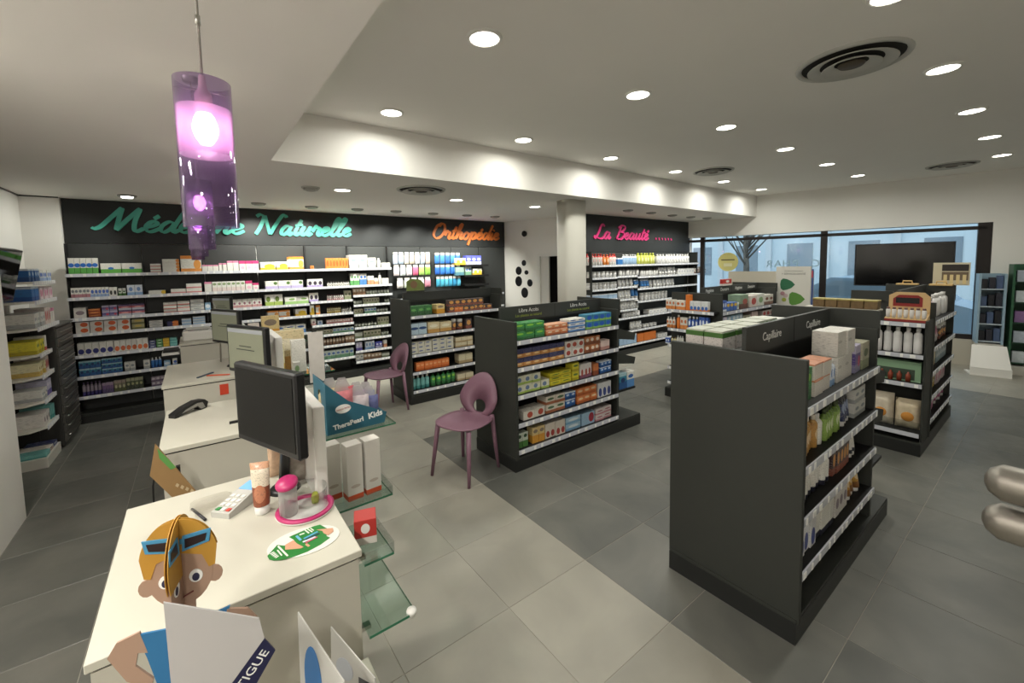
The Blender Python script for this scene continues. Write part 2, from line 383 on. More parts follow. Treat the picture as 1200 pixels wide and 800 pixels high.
# ================================================================ lamps in the ceiling
LENS = mat('lit_lamp_lens', 'ffffff', .5, emit=(1, .95, .84), es=14)
RING = mat('white_lamp_ring', 'e8e6e0', .4)
dl_ring = MB().lathe([(.083, -.001), (.083, -.012), (.098, -.010), (.102, 0)], 28, caps=False).mesh('trim_ring', RING)
dl_lens = MB().lathe([(.0, -.006), (.083, -.006), (.083, -.002), (0, -.002)], 28, caps=False, smooth=False).mesh('lens', LENS)
def lamp(kind, name, parent, loc, power, size=.16, rot=(0, 0, 0), spot=None, color=LCOL):
    l = bpy.data.lights.new(name, kind); l.energy = power; l.color = color
    if kind == 'AREA': l.shape = 'DISK'; l.size = size
    elif kind == 'SPOT': l.spot_size = spot; l.spot_blend = .8; l.shadow_soft_size = size
    else: l.shadow_soft_size = size
    o = bpy.data.objects.new(name, l); COL.objects.link(o); o.parent = parent; o.location = loc; o.rotation_euler = rot
    return o
ROWN = {0: 'row nearest the camera', 1: 'middle row', 2: 'row along the soffit'}
NTHW = ['first', 'second', 'third', 'fourth', 'fifth', 'sixth']
def downlight(x, y, z, label, p, color=LCOL):
    t = thing('downlight', label, 'downlight', (x, y, z), 0, 'round recessed downlights')
    link('trim_ring', dl_ring, t); link('lens', dl_lens, t)
    a = lamp('AREA', 'downlight_bulb', t, (0, 0, -.014), p, color=color); a.data.spread = math.radians(168)
for r, y in enumerate((.58, 2.055, 3.465)):
    for i in range(6):
        if r == 0 and i == 0: continue
        downlight((1.39, 2.80, 4.18, 5.60, 7.0, 8.40)[i], y, ZU, f'{NTHW[i]} lit round downlight from the pendants, {ROWN[r]} of high ceiling', P_DOWN)
for i, x in enumerate((1.37, 2.82, 4.18)): downlight(x, 4.92, ZL, f'{NTHW[i]} lit round downlight in the low ceiling beyond the soffit', P_DOWN_LOW)
for i, y in enumerate((2.3, 1.1, -.1, -1.3)): downlight(-.88, y, ZL, f'{NTHW[i]} added fill downlight, out of view, over the staff aisle', P_FILL, (1, .96, .88))  # unseen row, added to brighten the left wall, floor and ceiling
GRV = mat('vent_grey_white', 'bdbcb6', .5); GRD = mat('vent_dark', '2c2a26', .8)
def vent(x, y, z, label, r=.3):
    t = thing('ceiling_vent', label, 'air vent', (x, y, z), 0, 'round ceiling air vents')
    MB().lathe([(r*.9, -.002), (r*.93, -.016), (r, -.012), (r*1.02, 0)], 36, caps=False).build('outer_ring', GRV, t)
    MB().lathe([(0, -.002), (r*.9, -.002), (r*.9, 0), (0, 0)], 36, caps=False, smooth=False).build('dark_throat', GRD, t)
    for a, b, d in ((.56, .78, -.02), (.3, .52, -.028)):
        MB().lathe([(r*a, -.01), (r*b, d-.012), (r*b+.004, d-.008), (r*a+.004, -.004)], 36, caps=False).build('cone_ring', GRV, t)
    MB().lathe([(0, -.03), (r*.22, -.03), (r*.25, -.02), (r*.2, -.01), (0, -.01)], 24, caps=False).build('centre_disc', mat('vent_centre', '4e463a', .6), t)
vent(3.52, .92, ZU, 'large round white air vent in high ceiling, nearest one')
vent(6.05, 3.15, ZU, 'round air vent in high ceiling near the soffit', .27)
vent(8.67, 1.06, ZU, 'round air vent in high ceiling near the street wall', .27)
vent(2.11, 4.47, ZL, 'round air vent in low ceiling beyond the soffit', .27)
vent(1.05, 4.95, ZL, 'small round smoke-grey ceiling disc beside low downlight', .09)
SPB = mat('spot_housing', '8f8d88', .4)
spots = [(-.56, 6.5), (.73, 6.48), (1.38, 6.5), (2.0, 6.45), (2.58, 6.4), (3.22, 6.4), (3.85, 6.36), (4.4, 6.3), (5.87, 4.5), (6.55, 4.52), (7.28, 4.56), (7.92, 4.56), (8.43, 4.5)]
for i, (x, y) in enumerate(spots):
    bw = i < 8; k = i if bw else i-8
    t = thing('ceiling_spot', f'{(NTHW+["seventh", "eighth"])[k]} small ceiling spot from the left before {"sign of the back wall" if bw else "the beauty sign"}', 'spotlight', (x, y, ZL), 0, 'small gimbal ceiling spots')
    MB().lathe([(.055, -.004), (.075, -.02), (.085, -.012), (.088, 0)], 20, caps=False).build('ring', SPB, t)
    MB().lathe([(0, -.016), (.05, -.03), (.055, -.004)], 18, caps=False).build('reflector', mat('lit_spot', 'ffffff', .4, emit=(1, .97, .9), es=9) if i == 0 else mat('spot_reflector', 'a8a69e', .3, metal=.6), t)
    lamp('SPOT', 'spot_bulb', t, (0, .03, -.05), P_SPOT*(.3 if i == 0 else 1 if bw else .5), .04, Vector((-.75, .12, -.8)).to_track_quat('-Z', 'Y').to_euler() if i == 0 else (math.radians(28), 0, 0), math.radians(110))
# purple glass pendants over the counters; the last is unseen, added to light the ceiling
PURP = clear_mat('purple_glass', 'd2c6dc', .4, .04, .07, 'b8a4c4'); FROST = clear_mat('frosted_lilac_glass', 'e8cfe0', .1, .3, .3, 'd8b0d0')
BULB = mat('lit_bulb', 'ffffff', .4, emit=(1, .88, .74), es=95)
sh_o = MB().lathe([(.052, 0), (.052, .312), (.0495, .312), (.0495, 0), (.052, 0)], 32, caps=False).mesh('shade', PURP)
fr_ = MB().lathe([(.0488, .155), (.0488, .255)], 32, caps=False).mesh('frosted_band', FROST)
sk_ = MB().lathe([(.0, .325), (.006, .325), (.008, .300), (.016, .285), (.016, .245), (0, .245)], 16, caps=False).mesh('socket', mat('pale_pink_socket', 'd8b8b0', .4))
bl_ = MB().lathe([(.0, .178), (.010, .18), (.020, .195), (.024, .215), (.018, .238), (.01, .248), (0, .25)], 16, caps=False).mesh('bulb', BULB)
pd_ = MB().tube([(.009, .0, .292), (.05, 0, .292)], .0015).tube([(-.009, .0, .292), (-.05, 0, .292)], .0015).mesh('shade_pin', CHROME)
for i, y in enumerate((1.15, 2.42, 3.7, 5.0, -.3)):
    t = thing('pendant_lamp', ('nearest purple glass pendant lamp, hanging over the first counter', 'second purple glass pendant lamp, over the second counter', 'third purple glass pendant lamp, over the third counter', 'farthest purple glass pendant lamp, over the last counter', 'added unseen purple glass pendant lamp behind the camera')[i], 'pendant lamp', (.038, y, 1.863), 0, 'purple pendant lamps')
    for nm, me in (('shade', sh_o), ('frosted_band', fr_), ('socket', sk_), ('bulb', bl_), ('shade_pin', pd_)): link(nm, me, t)
    MB().tube([(0, 0, .32), (0, 0, ZL-1.863-.01)], .0028).build('cord', mat('grey_cord', '8c8880', .4), t)
    MB().tube([(0, 0, .43), (0, 0, .45)], .005).build('cord_clip', CHROME, t)
    MB().lathe([(.0, -.02), (.03, -.02), (.035, 0)], 18, (0, 0, ZL-1.863), caps=False).build('canopy', CHROME, t)
# ================================================================ shelving
def shelf_part(parent, x0, x1, yf, yb, z, m=BLACK, th=.022, rail=True, axis='Y', tags=8, name='shelf', singles=False, railm=None):
    """one shelf board whose top is z; front edge at yf (axis Y: faces -y, axis X: faces -x)"""
    f = (lambda a, b, c: (a, b, c)) if axis == 'Y' else (lambda a, b, c: (b, a, c))
    def bb(a0, a1, b0, b1, c0, c1):
        p, q = f(a0, b0, c0), f(a1, b1, c1); return p[0], q[0], p[1], q[1], p[2], q[2]
    s = bx(name, m, parent, *bb(x0, x1, yf, yb, z-th, z))
    if rail:
        bx('price_rail', railm or RAIL, s, *bb(x0, x1, yf-.008, yf-.0005, z-.034, z+.003))
        tg = MB(); L = abs(x1-x0); lo = min(x0, x1)
        for k in range(tags):
            c = lo+L*(k+.5+random.uniform(-.3, .3))/tags; w_ = random.choice((.010, .013, .018))
            if singles: bx('price_tag', TAG, s, *bb(c-w_, c+w_, yf-.0105, yf-.0082, z-.031, z))
            else: tg.box(*bb(c-w_, c+w_, yf-.0105, yf-.0082, z-.031, z))
        if not singles and tags: tg.build('price_tags', TAG, s, kind='stuff')
    return s
# ---- back wall
bwu = wthing('wall_shelving', 'long charcoal wall shelving filled with remedies along the back wall', 'shelving', (2, 6.98, 0))
bx('base', PLINTH, bwu, -1.16, 3.0, 6.84, 7.1, 0, .09)
bx('base_ledge', CHAR, bwu, -1.16, 3.0, 6.86, 7.1, .09, .115)
bx('sign_panel', CHAR2, bwu, -1.18, 5.165, 7.07, 7.11, 2.11, ZL-.004)
seams = [-1.18, -.522, .11, .73, 1.36, 1.99, 2.65, 3.27, 3.9, 4.52, 5.165]
for a, b in zip(seams[:-1], seams[1:]): bx('back_panel', mat('charcoal_back_panel', '343635', .5, noise=.04, nscale=20), bwu, a+.004, b-.004, 7.075, 7.105, .09, 2.105)
for a in (-1.18, 1.36, 1.99, 2.65): bx('upright', BLACK, bwu, a-.012, a+.012, 7.03, 7.075, .1, 2.1)
WRAIL = mat('white_shelf_edge', 'd6d8de', .3)
for z in (1.747, 1.475): shelf_part(bwu, -1.17, 2.64, 6.85, 7.07, z, tags=40, railm=WRAIL)
for z in (1.236, 1.057): shelf_part(bwu, -1.17, 1.355, 6.85, 7.07, z, tags=26, railm=WRAIL)
for z in (.802, .552, .318): shelf_part(bwu, -1.17, 1.355, 6.85, 7.07, z, tags=24, railm=WRAIL)
for z in (1.256, 1.054, .892, .736, .56, .342): shelf_part(bwu, 1.37, 1.985, 6.85, 7.07, z, tags=10, railm=WRAIL)
for z in (1.316, 1.161, 1.006, .795, .611, .412, .242): shelf_part(bwu, 1.995, 2.64, 6.85, 7.07, z, tags=10, railm=WRAIL)
for z in (1.767, 1.571, 1.40): shelf_part(bwu, 4.06, 4.6, 6.85, 7.07, z, tags=0, railm=BLACK)
for z in (1.2, .95, .7, .45, .2): shelf_part(bwu, 2.66, 4.98, 6.88, 7.07, z, tags=20)
# pegboard bags on hooks
bag_cache = {}
def pillow(w, h, d, n=6):
    m_ = MB(); V = []; F = []
    for s in (-1, 1):
        for i in range(n+1):
            for j in range(n+1):
                u, v = i/n*2-1, j/n*2-1; e = max(0, (1-u**4)*(1-v**4))**.5
                V.append((u*w/2, s*d/2*e, (v+1)/2*h))
    k = (n+1)**2
    for i in range(n):
        for j in range(n):
            a = i*(n+1)+j; F.append((a, a+n+1, a+n+2, a+1)); F.append((k+a, k+a+1, k+a+n+2, k+a+n+1))
    return m_.add(V, F, 0, True)
PEG = [(2.70, 3.40, 1.80, .17, ['b8c4d8', 'a8b8c8', 'd8d0c0', 'c8bca8', 'd0d4d8', 'b0bcc8', 'cbb8a8'], 'upper', 'beige and grey'), (3.48, 4.02, 1.80, .16, ['3f78c0', '4a86cc', '3a6cb8', '4888d0', '2f5fae'], 'upper', 'blue'),
       (2.70, 3.40, 1.60, .15, ['e0d8d8', 'd8e0e0', 'e4dce0', 'd86a8a', 'a8cc70', '8ac050'], 'middle', 'white and bright'), (3.48, 4.02, 1.60, .14, ['3468c0', '3a78cc', '4080d0', '3470c4', '2f60b4'], 'middle', 'blue'),
       (2.75, 3.40, 1.385, .14, ['d8d4d0', 'd4dcc8', 'a8b860', 'd8dcdc', 'cc8a9a'], 'lower', 'pale'), (3.50, 4.02, 1.375, .15, ['48a0c0', '50acc8', '5ab0cc', '48a0c4', '3a8cb8', '58b0d0'], 'lower', 'turquoise')]
for x0, x1, z, h, cols, row, nm in PEG:
    n = len(cols); w_ = (x1-x0)/n
    for k, c in enumerate(cols):
        x = x0+w_*(k+.5)
        t = thing('hanging_pack', f'{NTHW[k] if k < 6 else "seventh"} from left of {nm} packs hanging on {row} hook row, back wall', 'pack', (x, 6.93, z), 0, 'packs on the hooks of the back wall')
        pillow(w_*.86, h, .03).build('pouch', mat('pack_'+c, c, .35, noise=.25, nscale=40), t)
        bx('header_card', mat('pack_card', 'dcdad4', .5), t, -w_*.36, w_*.36, -.004, .004, h*.94, h+.035)
        MB().tube([(0, .14, h+.02), (0, -.03, h+.02), (0, -.035, h+.03)], .003, 5).build('hook', CHROME, t)
# ---- script lettering drawn stroke by stroke
GL = {
 'M': ([[(-.18,.14),(-.1,.08),(.02,.2),(.18,.6),(.34,1.0)],[(.34,1.0),(.35,.6),(.38,.04)],[(.38,.04),(.55,.5),(.76,1.0)],[(.76,1.0),(.74,.5),(.78,.1),(.86,.0),(1.0,.14)]],1.0),
 'e': ([[(.0,.2),(.15,.24),(.28,.36),(.22,.47),(.1,.42),(.03,.22),(.1,.03),(.22,.02),(.38,.16)]],.37),
 'd': ([[(.32,.42),(.18,.47),(.05,.3),(.04,.1),(.14,.0),(.27,.15),(.34,.42)],[(.5,1.0),(.42,.65),(.34,.15),(.39,.0),(.5,.12)]],.49),
 'c': ([[(.28,.38),(.2,.47),(.08,.38),(.02,.18),(.1,.02),(.22,.03),(.36,.16)]],.35),
 'i': ([[(.0,.2),(.11,.46),(.06,.12),(.12,.0),(.25,.14)],[(.14,.62),(.17,.68)]],.25),
 'n': ([[(0,.2),(.1,.46),(.04,.0)],[(.04,.05),(.16,.36),(.27,.46),(.31,.36),(.27,.12),(.33,.0),(.45,.14)]],.45),
 'N': ([[(-.16,.9),(-.05,1.0),(.1,.86),(.08,.4),(0,.0)],[(.12,.96),(.3,.5),(.5,.02)],[(.5,.02),(.6,.5),(.74,.98),(.86,1.0),(.92,.9)]],.86),
 'a': ([[(.31,.43),(.16,.47),(.04,.28),(.05,.06),(.16,.02),(.28,.2),(.34,.45),(.3,.12),(.36,0),(.47,.14)]],.47),
 't': ([[(.2,.82),(.11,.4),(.08,.1),(.15,0),(.28,.14)],[(0,.5),(.3,.56)]],.28),
 'u': ([[(0,.2),(.1,.46),(.05,.12),(.13,0),(.26,.16),(.35,.46),(.3,.1),(.36,0),(.47,.14)]],.47),
 'r': ([[(0,.2),(.1,.52),(.14,.42),(.27,.42),(.23,.15),(.28,0),(.38,.12)]],.37),
 'l': ([[(0,.15),(.15,.5),(.27,.9),(.2,1.0),(.1,.75),(.06,.2),(.12,0),(.27,.14)]],.27),
 'O': ([[(.34,1.0),(.1,.78),(.02,.3),(.2,.02),(.46,.15),(.58,.55),(.48,.92),(.3,.94),(.22,.78)]],.66),
 'h': ([[(.05,.3),(.2,.75),(.23,1.0),(.13,.9),(.06,.4),(.03,0)],[(.03,.05),(.15,.38),(.27,.46),(.3,.34),(.26,.12),(.32,0),(.44,.14)]],.44),
 'o': ([[(.18,.46),(.04,.3),(.05,.06),(.18,.0),(.3,.15),(.28,.38),(.18,.46),(.25,.36),(.42,.38)]],.41),
 'p': ([[(0,.2),(.1,.47),(.05,0),(0,-.4)],[(.06,.1),(.16,.4),(.28,.45),(.33,.25),(.22,.02),(.1,.04),(.28,.04),(.44,.14)]],.44),
 'L': ([[(.55,.85),(.44,1.0),(.3,.88),(.22,.4),(.08,.04),(-.02,.08),(.06,.16),(.25,.04),(.5,.0),(.66,.14)]],.66),
 'B': ([[(.24,.95),(.16,.5),(.05,.0)],[(.02,.8),(.28,1.0),(.52,.88),(.42,.62),(.22,.52),(.47,.46),(.54,.24),(.36,.0),(.06,.03)]],.62),
 '.': ([[(.1,.03),(.14,.06)]],.24), ' ': ([], .3)}
def spline(P, n=7):
    out = []
    for i in range(len(P)-1):
        p0, p1, p2, p3 = P[max(i-1, 0)], P[i], P[i+1], P[min(i+2, len(P)-1)]
        for k in range(n):
            t = k/n; out.append(tuple(.5*(2*p1[c]+(p2[c]-p0[c])*t+(2*p0[c]-5*p1[c]+4*p2[c]-p3[c])*t*t+(3*p1[c]-p0[c]-3*p2[c]+p3[c])*t**3) for c in (0, 1)))
    return out+[P[-1]]
def script_sign(s, x0, x1, y, z, capz, m, parent, slantk=.32, accents={}, wmax=.17):
    adv = sum(GL[c][1] for c in s); kx = (x1-x0)/(adv-.1); x = x0+.1*kx
    for i, c in enumerate(s):
        strokes, a = GL[c]
        if c == ' ': x += a*kx; continue
        mb = MB(); ss = list(strokes)
        if i in accents: ss = ss+[[(.16, .58), (.27, .72)]]
        for si, P in enumerate(ss):
            Q = [(x+px*kx+slantk*pz*capz, z+pz*capz) for px, pz in spline(P)]
            n = len(Q); V = []; F = []
            for k, (a_, b_) in enumerate(Q):
                p, q = Q[max(k-1, 0)], Q[min(k+1, n-1)]; dx, dz = q[0]-p[0], q[1]-p[1]; l = math.hypot(dx, dz) or 1
                dx, dz = dx/l, dz/l; wd = capz*(.085+(wmax-.085)*abs(dx*.45+dz*.9))*(.75 if k in (0, n-1) else 1)
                for yy in (0, .014):
                    for sg in (-1, 1): V.append((a_-dz*wd/2*sg, y-yy-.007*(k/n)*bool(yy)-.008*si*bool(yy), b_+dx*wd/2*sg))
            for k in range(n-1):
                b0, b1 = k*4, k*4+4
                F += [(b0, b0+1, b1+1, b1), (b0+2, b1+2, b1+3, b0+3), (b0, b1, b1+2, b0+2), (b0+1, b0+3, b1+3, b1+1)]
            F += [(0, 2, 3, 1), ((n-1)*4, (n-1)*4+1, (n-1)*4+3, (n-1)*4+2)]
            mb.add(V, F)
        mb.build('letter', m, parent); x += a*kx
sg = wthing('sign_lettering', 'turquoise script lettering on the charcoal back wall', 'sign', (.5, 7.06, 2.25))
TQ = mat('turquoise_letters', '4fae9c', .45)
script_sign('Medecine', -.93, .5, 7.069, 2.262, .285, TQ, sg, accents={1})
script_sign('Naturelle', .70, 1.98, 7.069, 2.262, .285, TQ, sg)
sg = wthing('sign_lettering', 'orange script lettering on the charcoal back wall', 'sign', (4.2, 7.06, 2.25))
script_sign('Orthopedie', 3.48, 4.93, 7.069, 2.262, .285, mat('orange_letters', 'c2682c', .45), sg, accents={6})
sg = wthing('sign_lettering', 'magenta script lettering on the charcoal beauty wall', 'sign', (7, 5.19, 2.2))
MG = mat('magenta_letters', 'c0306c', .45)
script_sign('La', 5.76, 6.16, 5.199, 2.20, .26, MG, sg); script_sign('Beaute', 6.36, 7.33, 5.199, 2.20, .26, MG, sg, accents={5})
script_sign('......', 7.58, 8.2, 5.199, 2.215, .3, MG, sg)
# ---- beauty wall
beu = wthing('wall_shelving', 'charcoal wall shelving of white cosmetics below the magenta sign', 'shelving', (7.4, 5.1, 0))
bx('base', PLINTH, beu, 5.5, 8.9, 5.0, 5.2, 0, .1)
bx('sign_panel', CHAR2, beu, 5.55, 9.0, 5.2, 5.245, 1.95, ZL-.004)
for a, b in ((5.52, 6.2), (6.2, 6.8), (6.8, 7.9), (7.9, 8.95)): bx('back_panel', MATS['charcoal_back_panel'], beu, a+.004, b-.004, 5.205, 5.24, .1, 1.945)
shelf_part(beu, 5.52, 9.0, 4.985, 5.2, 1.714, tags=20, railm=WRAIL)
for z in (1.494, 1.287, 1.102, .87, .64, .42, .2): shelf_part(beu, 5.52, 6.19, 4.985, 5.2, z, tags=6, railm=WRAIL)
for z in (1.504, 1.303, 1.069, .867, .713, .452, .19): shelf_part(beu, 6.2, 6.79, 4.985, 5.2, z, tags=6, railm=WRAIL)
for z in (1.477, 1.247, .999, .713, .452, .19): shelf_part(beu, 6.8, 8.95, 4.985, 5.2, z, tags=14, railm=WRAIL)
for x in (5.51, 8.96): bx('side_panel', CHAR, beu, x-.012, x+.012, 4.99, 5.2, .1, 1.95)
# ---- gondolas
def gondola(name, label, x0, x1, y0, y1, zs, H, head, title=(), sub=None, near_end=None, far_cap=True, near_cap=None, tags=10, singles=False, far_zs=None):
    """double-sided gondola along x; shelf faces at y0 (towards the camera side) and y1"""
    g = wthing(name, label, 'shelving', ((x0+x1)/2, (y0+y1)/2, 0)); ym = (y0+y1)/2
    xe = x1+(.34 if far_cap else 0); xs = x0-(near_cap or 0)
    bx('plinth', PLINTH, g, xs-.01, xe, y0-.005, y1+.005, 0, .105)
    bx('plinth_cover', CHAR, g, xs-.008, xe-.002, y0-.003, y1+.003, .105, .12)
    MB().box(x0, x0+.028, y0-.012, y1+.012, .1, H, bev=.002).build('end_panel', CHAR, g)
    MB().box(x1-.028, x1, y0+.012, y1-.012, .12, H, bev=.002).build('end_panel', CHAR, g)
    bx('spine', CHAR2, g, x0+.028, x1-.028, ym-.025, ym+.025, .12, H-.03)
    bx('top_rail', CHAR, g, x0+.028, x1-.028, ym-.04, ym+.04, H-.05, H-.02)
    hb = bx('header_board', mat('header_charcoal', '343634', .5), g, x0+.04, x1-.02, ym-.055, ym-.035, H-.03, head)
    bx('cross_header', CHAR, g, x1-.006, x1+.02, y0+.01, y1-.01, H-.06, head)
    for z in zs: shelf_part(g, x0+.03, x1-.03, y0, ym-.03, z, m=BLACK, tags=tags, singles=singles)
    for z in (far_zs or zs): shelf_part(g, x0+.03, x1-.03, y1, ym+.03, z, m=BLACK, rail=False)
    L = x1-x0-.06; n = len(title)
    for k, s in enumerate(title):
        c = x0+.04+L*(k+.5)/n
        text('lettering', s, .062 if sub is None else .05, mat('white_header_letters', 'd8d8d4', .5), hb, (c, ym-.0565, (H-.03+head)/2+(.022 if sub else 0)), (1, 0, 0), (0, 0, 1), .0006)
        if sub: text('lettering', sub, .036, mat('lime_header_letters', '8a9a3c', .5), hb, (c, ym-.0565, (H-.03+head)/2-.024), (1, 0, 0), (0, 0, 1), .0006)
    if n > 1: bx('header_seam', BLACK, hb, x0+.04+L/2-.002, x0+.04+L/2+.002, ym-.0562, ym-.055, H-.03, head)
    if far_cap:
        for z in (1.06, .8):
            MB().prism([(x1+.02, z-.09), (x1+.02, z+.02), (x1+.30, z-.06), (x1+.28, z-.13)], y0+.03, y1-.03, lambda a, b, t: (a, t, b)).build('sloped_bin', CHAR, g)
        bx('end_shelf', BLACK, g, x1+.02, x1+.3, y0+.03, y1-.03, .40, .42)
    return g
G1 = gondola('gondola_shelf', 'nearest charcoal double-sided gondola with hair care, its plain end panel towards the camera', 2.10, 3.36, .675, 1.305, (1.095, .82, .58, .32), 1.325, 1.435, ('Capillaire', 'Capillaire'), tags=12, singles=True, far_zs=(1.06, .8, .55, .3))
G2 = gondola('gondola_shelf', 'charcoal gondola of colourful remedy boxes standing behind the nearer mauve chair', 2.08, 3.45, 2.745, 3.35, (1.121, .889, .652, .41, .177), 1.285, 1.385, ('Libre Accès', 'Libre Accès'), 'Les plantes au naturel', tags=12, singles=True)
G4 = gondola('gondola_shelf', 'charcoal gondola of herbal boxes standing beside the farther mauve chair', 2.105, 3.55, 4.955, 5.55, (1.129, .884, .64, .408, .17), 1.335, 1.42, (), tags=10)
G5 = gondola('gondola_shelf', 'charcoal gondola with toothpaste and orange-white products in front of the beauty wall', 5.0, 6.62, 2.48, 3.12, (1.132, .93, .69, .45, .2), 1.36, 1.425, ('Hygiène', 'Dentaire', 'Hygiène', 'Dentaire'), near_cap=.14, tags=8, far_cap=False)
G3 = gondola('gondola_shelf', 'charcoal gondola with white and pink bottles below the television', 5.31, 6.58, .71, 1.31, (1.165, .92, .69, .46, .24), 1.345, 1.445, (), near_cap=.3, tags=10, far_cap=False)
for z in (1.146, .901, .689, .4, .2): shelf_part(G5, 2.5, 3.1, 4.875, 4.995, z, axis='X', tags=6, name='end_shelf')
for z in (1.18, .9, .64): shelf_part(G3, .72, 1.3, 5.02, 5.3, z, axis='X', tags=6, name='end_shelf')
shelf_part(G3, .72, 1.3, 5.0, 5.3, .2, axis='X', tags=0, name='end_shelf')
bx('near_header', CHAR, G3, 5.288, 5.309, .99, 1.31, 1.345, 1.44)
for yy in (.715, 1.305): bx('cap_side', CHAR, G3, 5.05, 5.31, yy-.008, yy+.008, .12, 1.2)
# ---- left shelves and drawer tower
ls = wthing('wall_shelving', 'white wall shelves of small boxes beside the drawer tower', 'shelving', (-1.34, 5.9, 0))
WS = mat('white_shelf_metal', 'cfccc2', .4)
bx('back_panel', WS, ls, -1.5, -1.485, 5.5, 5.99, .05, 1.9); bx('back_panel', WS, ls, -1.5, -1.485, 5.99, 6.35, 1.25, 1.9)
bx('side_panel', mat('dark_side_panel', '2a2a28', .5), ls, -1.485, -1.3, 5.985, 6.0, .09, 1.24)
bx('base', WS, ls, -1.485, -1.165, 5.52, 5.98, 0, .09)
for z in (1.69, 1.515, 1.27, 1.03, .83, .6, .36):
    ye = 6.33 if z > 1.26 else 5.975
    s_ = MB().prism([(-1.485, 5.5), (-1.26, 5.5), (-1.165, 5.6), (-1.165, ye), (-1.485, ye)], z-.02, z, lambda a, b, t: (a, b, t)).build('shelf', WS, ls)
    bx('price_rail', WRAIL, s_, -1.1645, -1.157, 5.6, ye, z-.034, z+.004)
    tg = MB()
    for k in range(10 if z > 1.26 else 5): tg.box(-1.157, -1.155, 5.62+k*.07, 5.66+k*.07, z-.03, z)
    tg.build('price_tags', TAG, s_, kind='stuff')
dt = wthing('drawer_tower', 'dark grey tower of shallow pull-out drawers in the far corner', 'drawer cabinet', (-1.32, 6.45, 0))
bx('body', mat('drawer_tower_grey', '3a3936', .5), dt, -1.49, -1.15, 6.05, 6.75, .02, 1.22)
bx('top', mat('drawer_tower_top', '4a4845', .4), dt, -1.495, -1.13, 6.045, 6.76, 1.22, 1.235)
for k in range(12):
    z = .05+k*.097
    d_ = bx('drawer', mat('drawer_front', '55534e', .4), dt, -1.15, -1.135, 6.07, 6.73, z, z+.088)
    MB().tube([(-1.135, 6.15, z+.05), (-1.12, 6.16, z+.05), (-1.12, 6.64, z+.05), (-1.135, 6.65, z+.05)], .006, 6).build('handle', CHROME, d_)
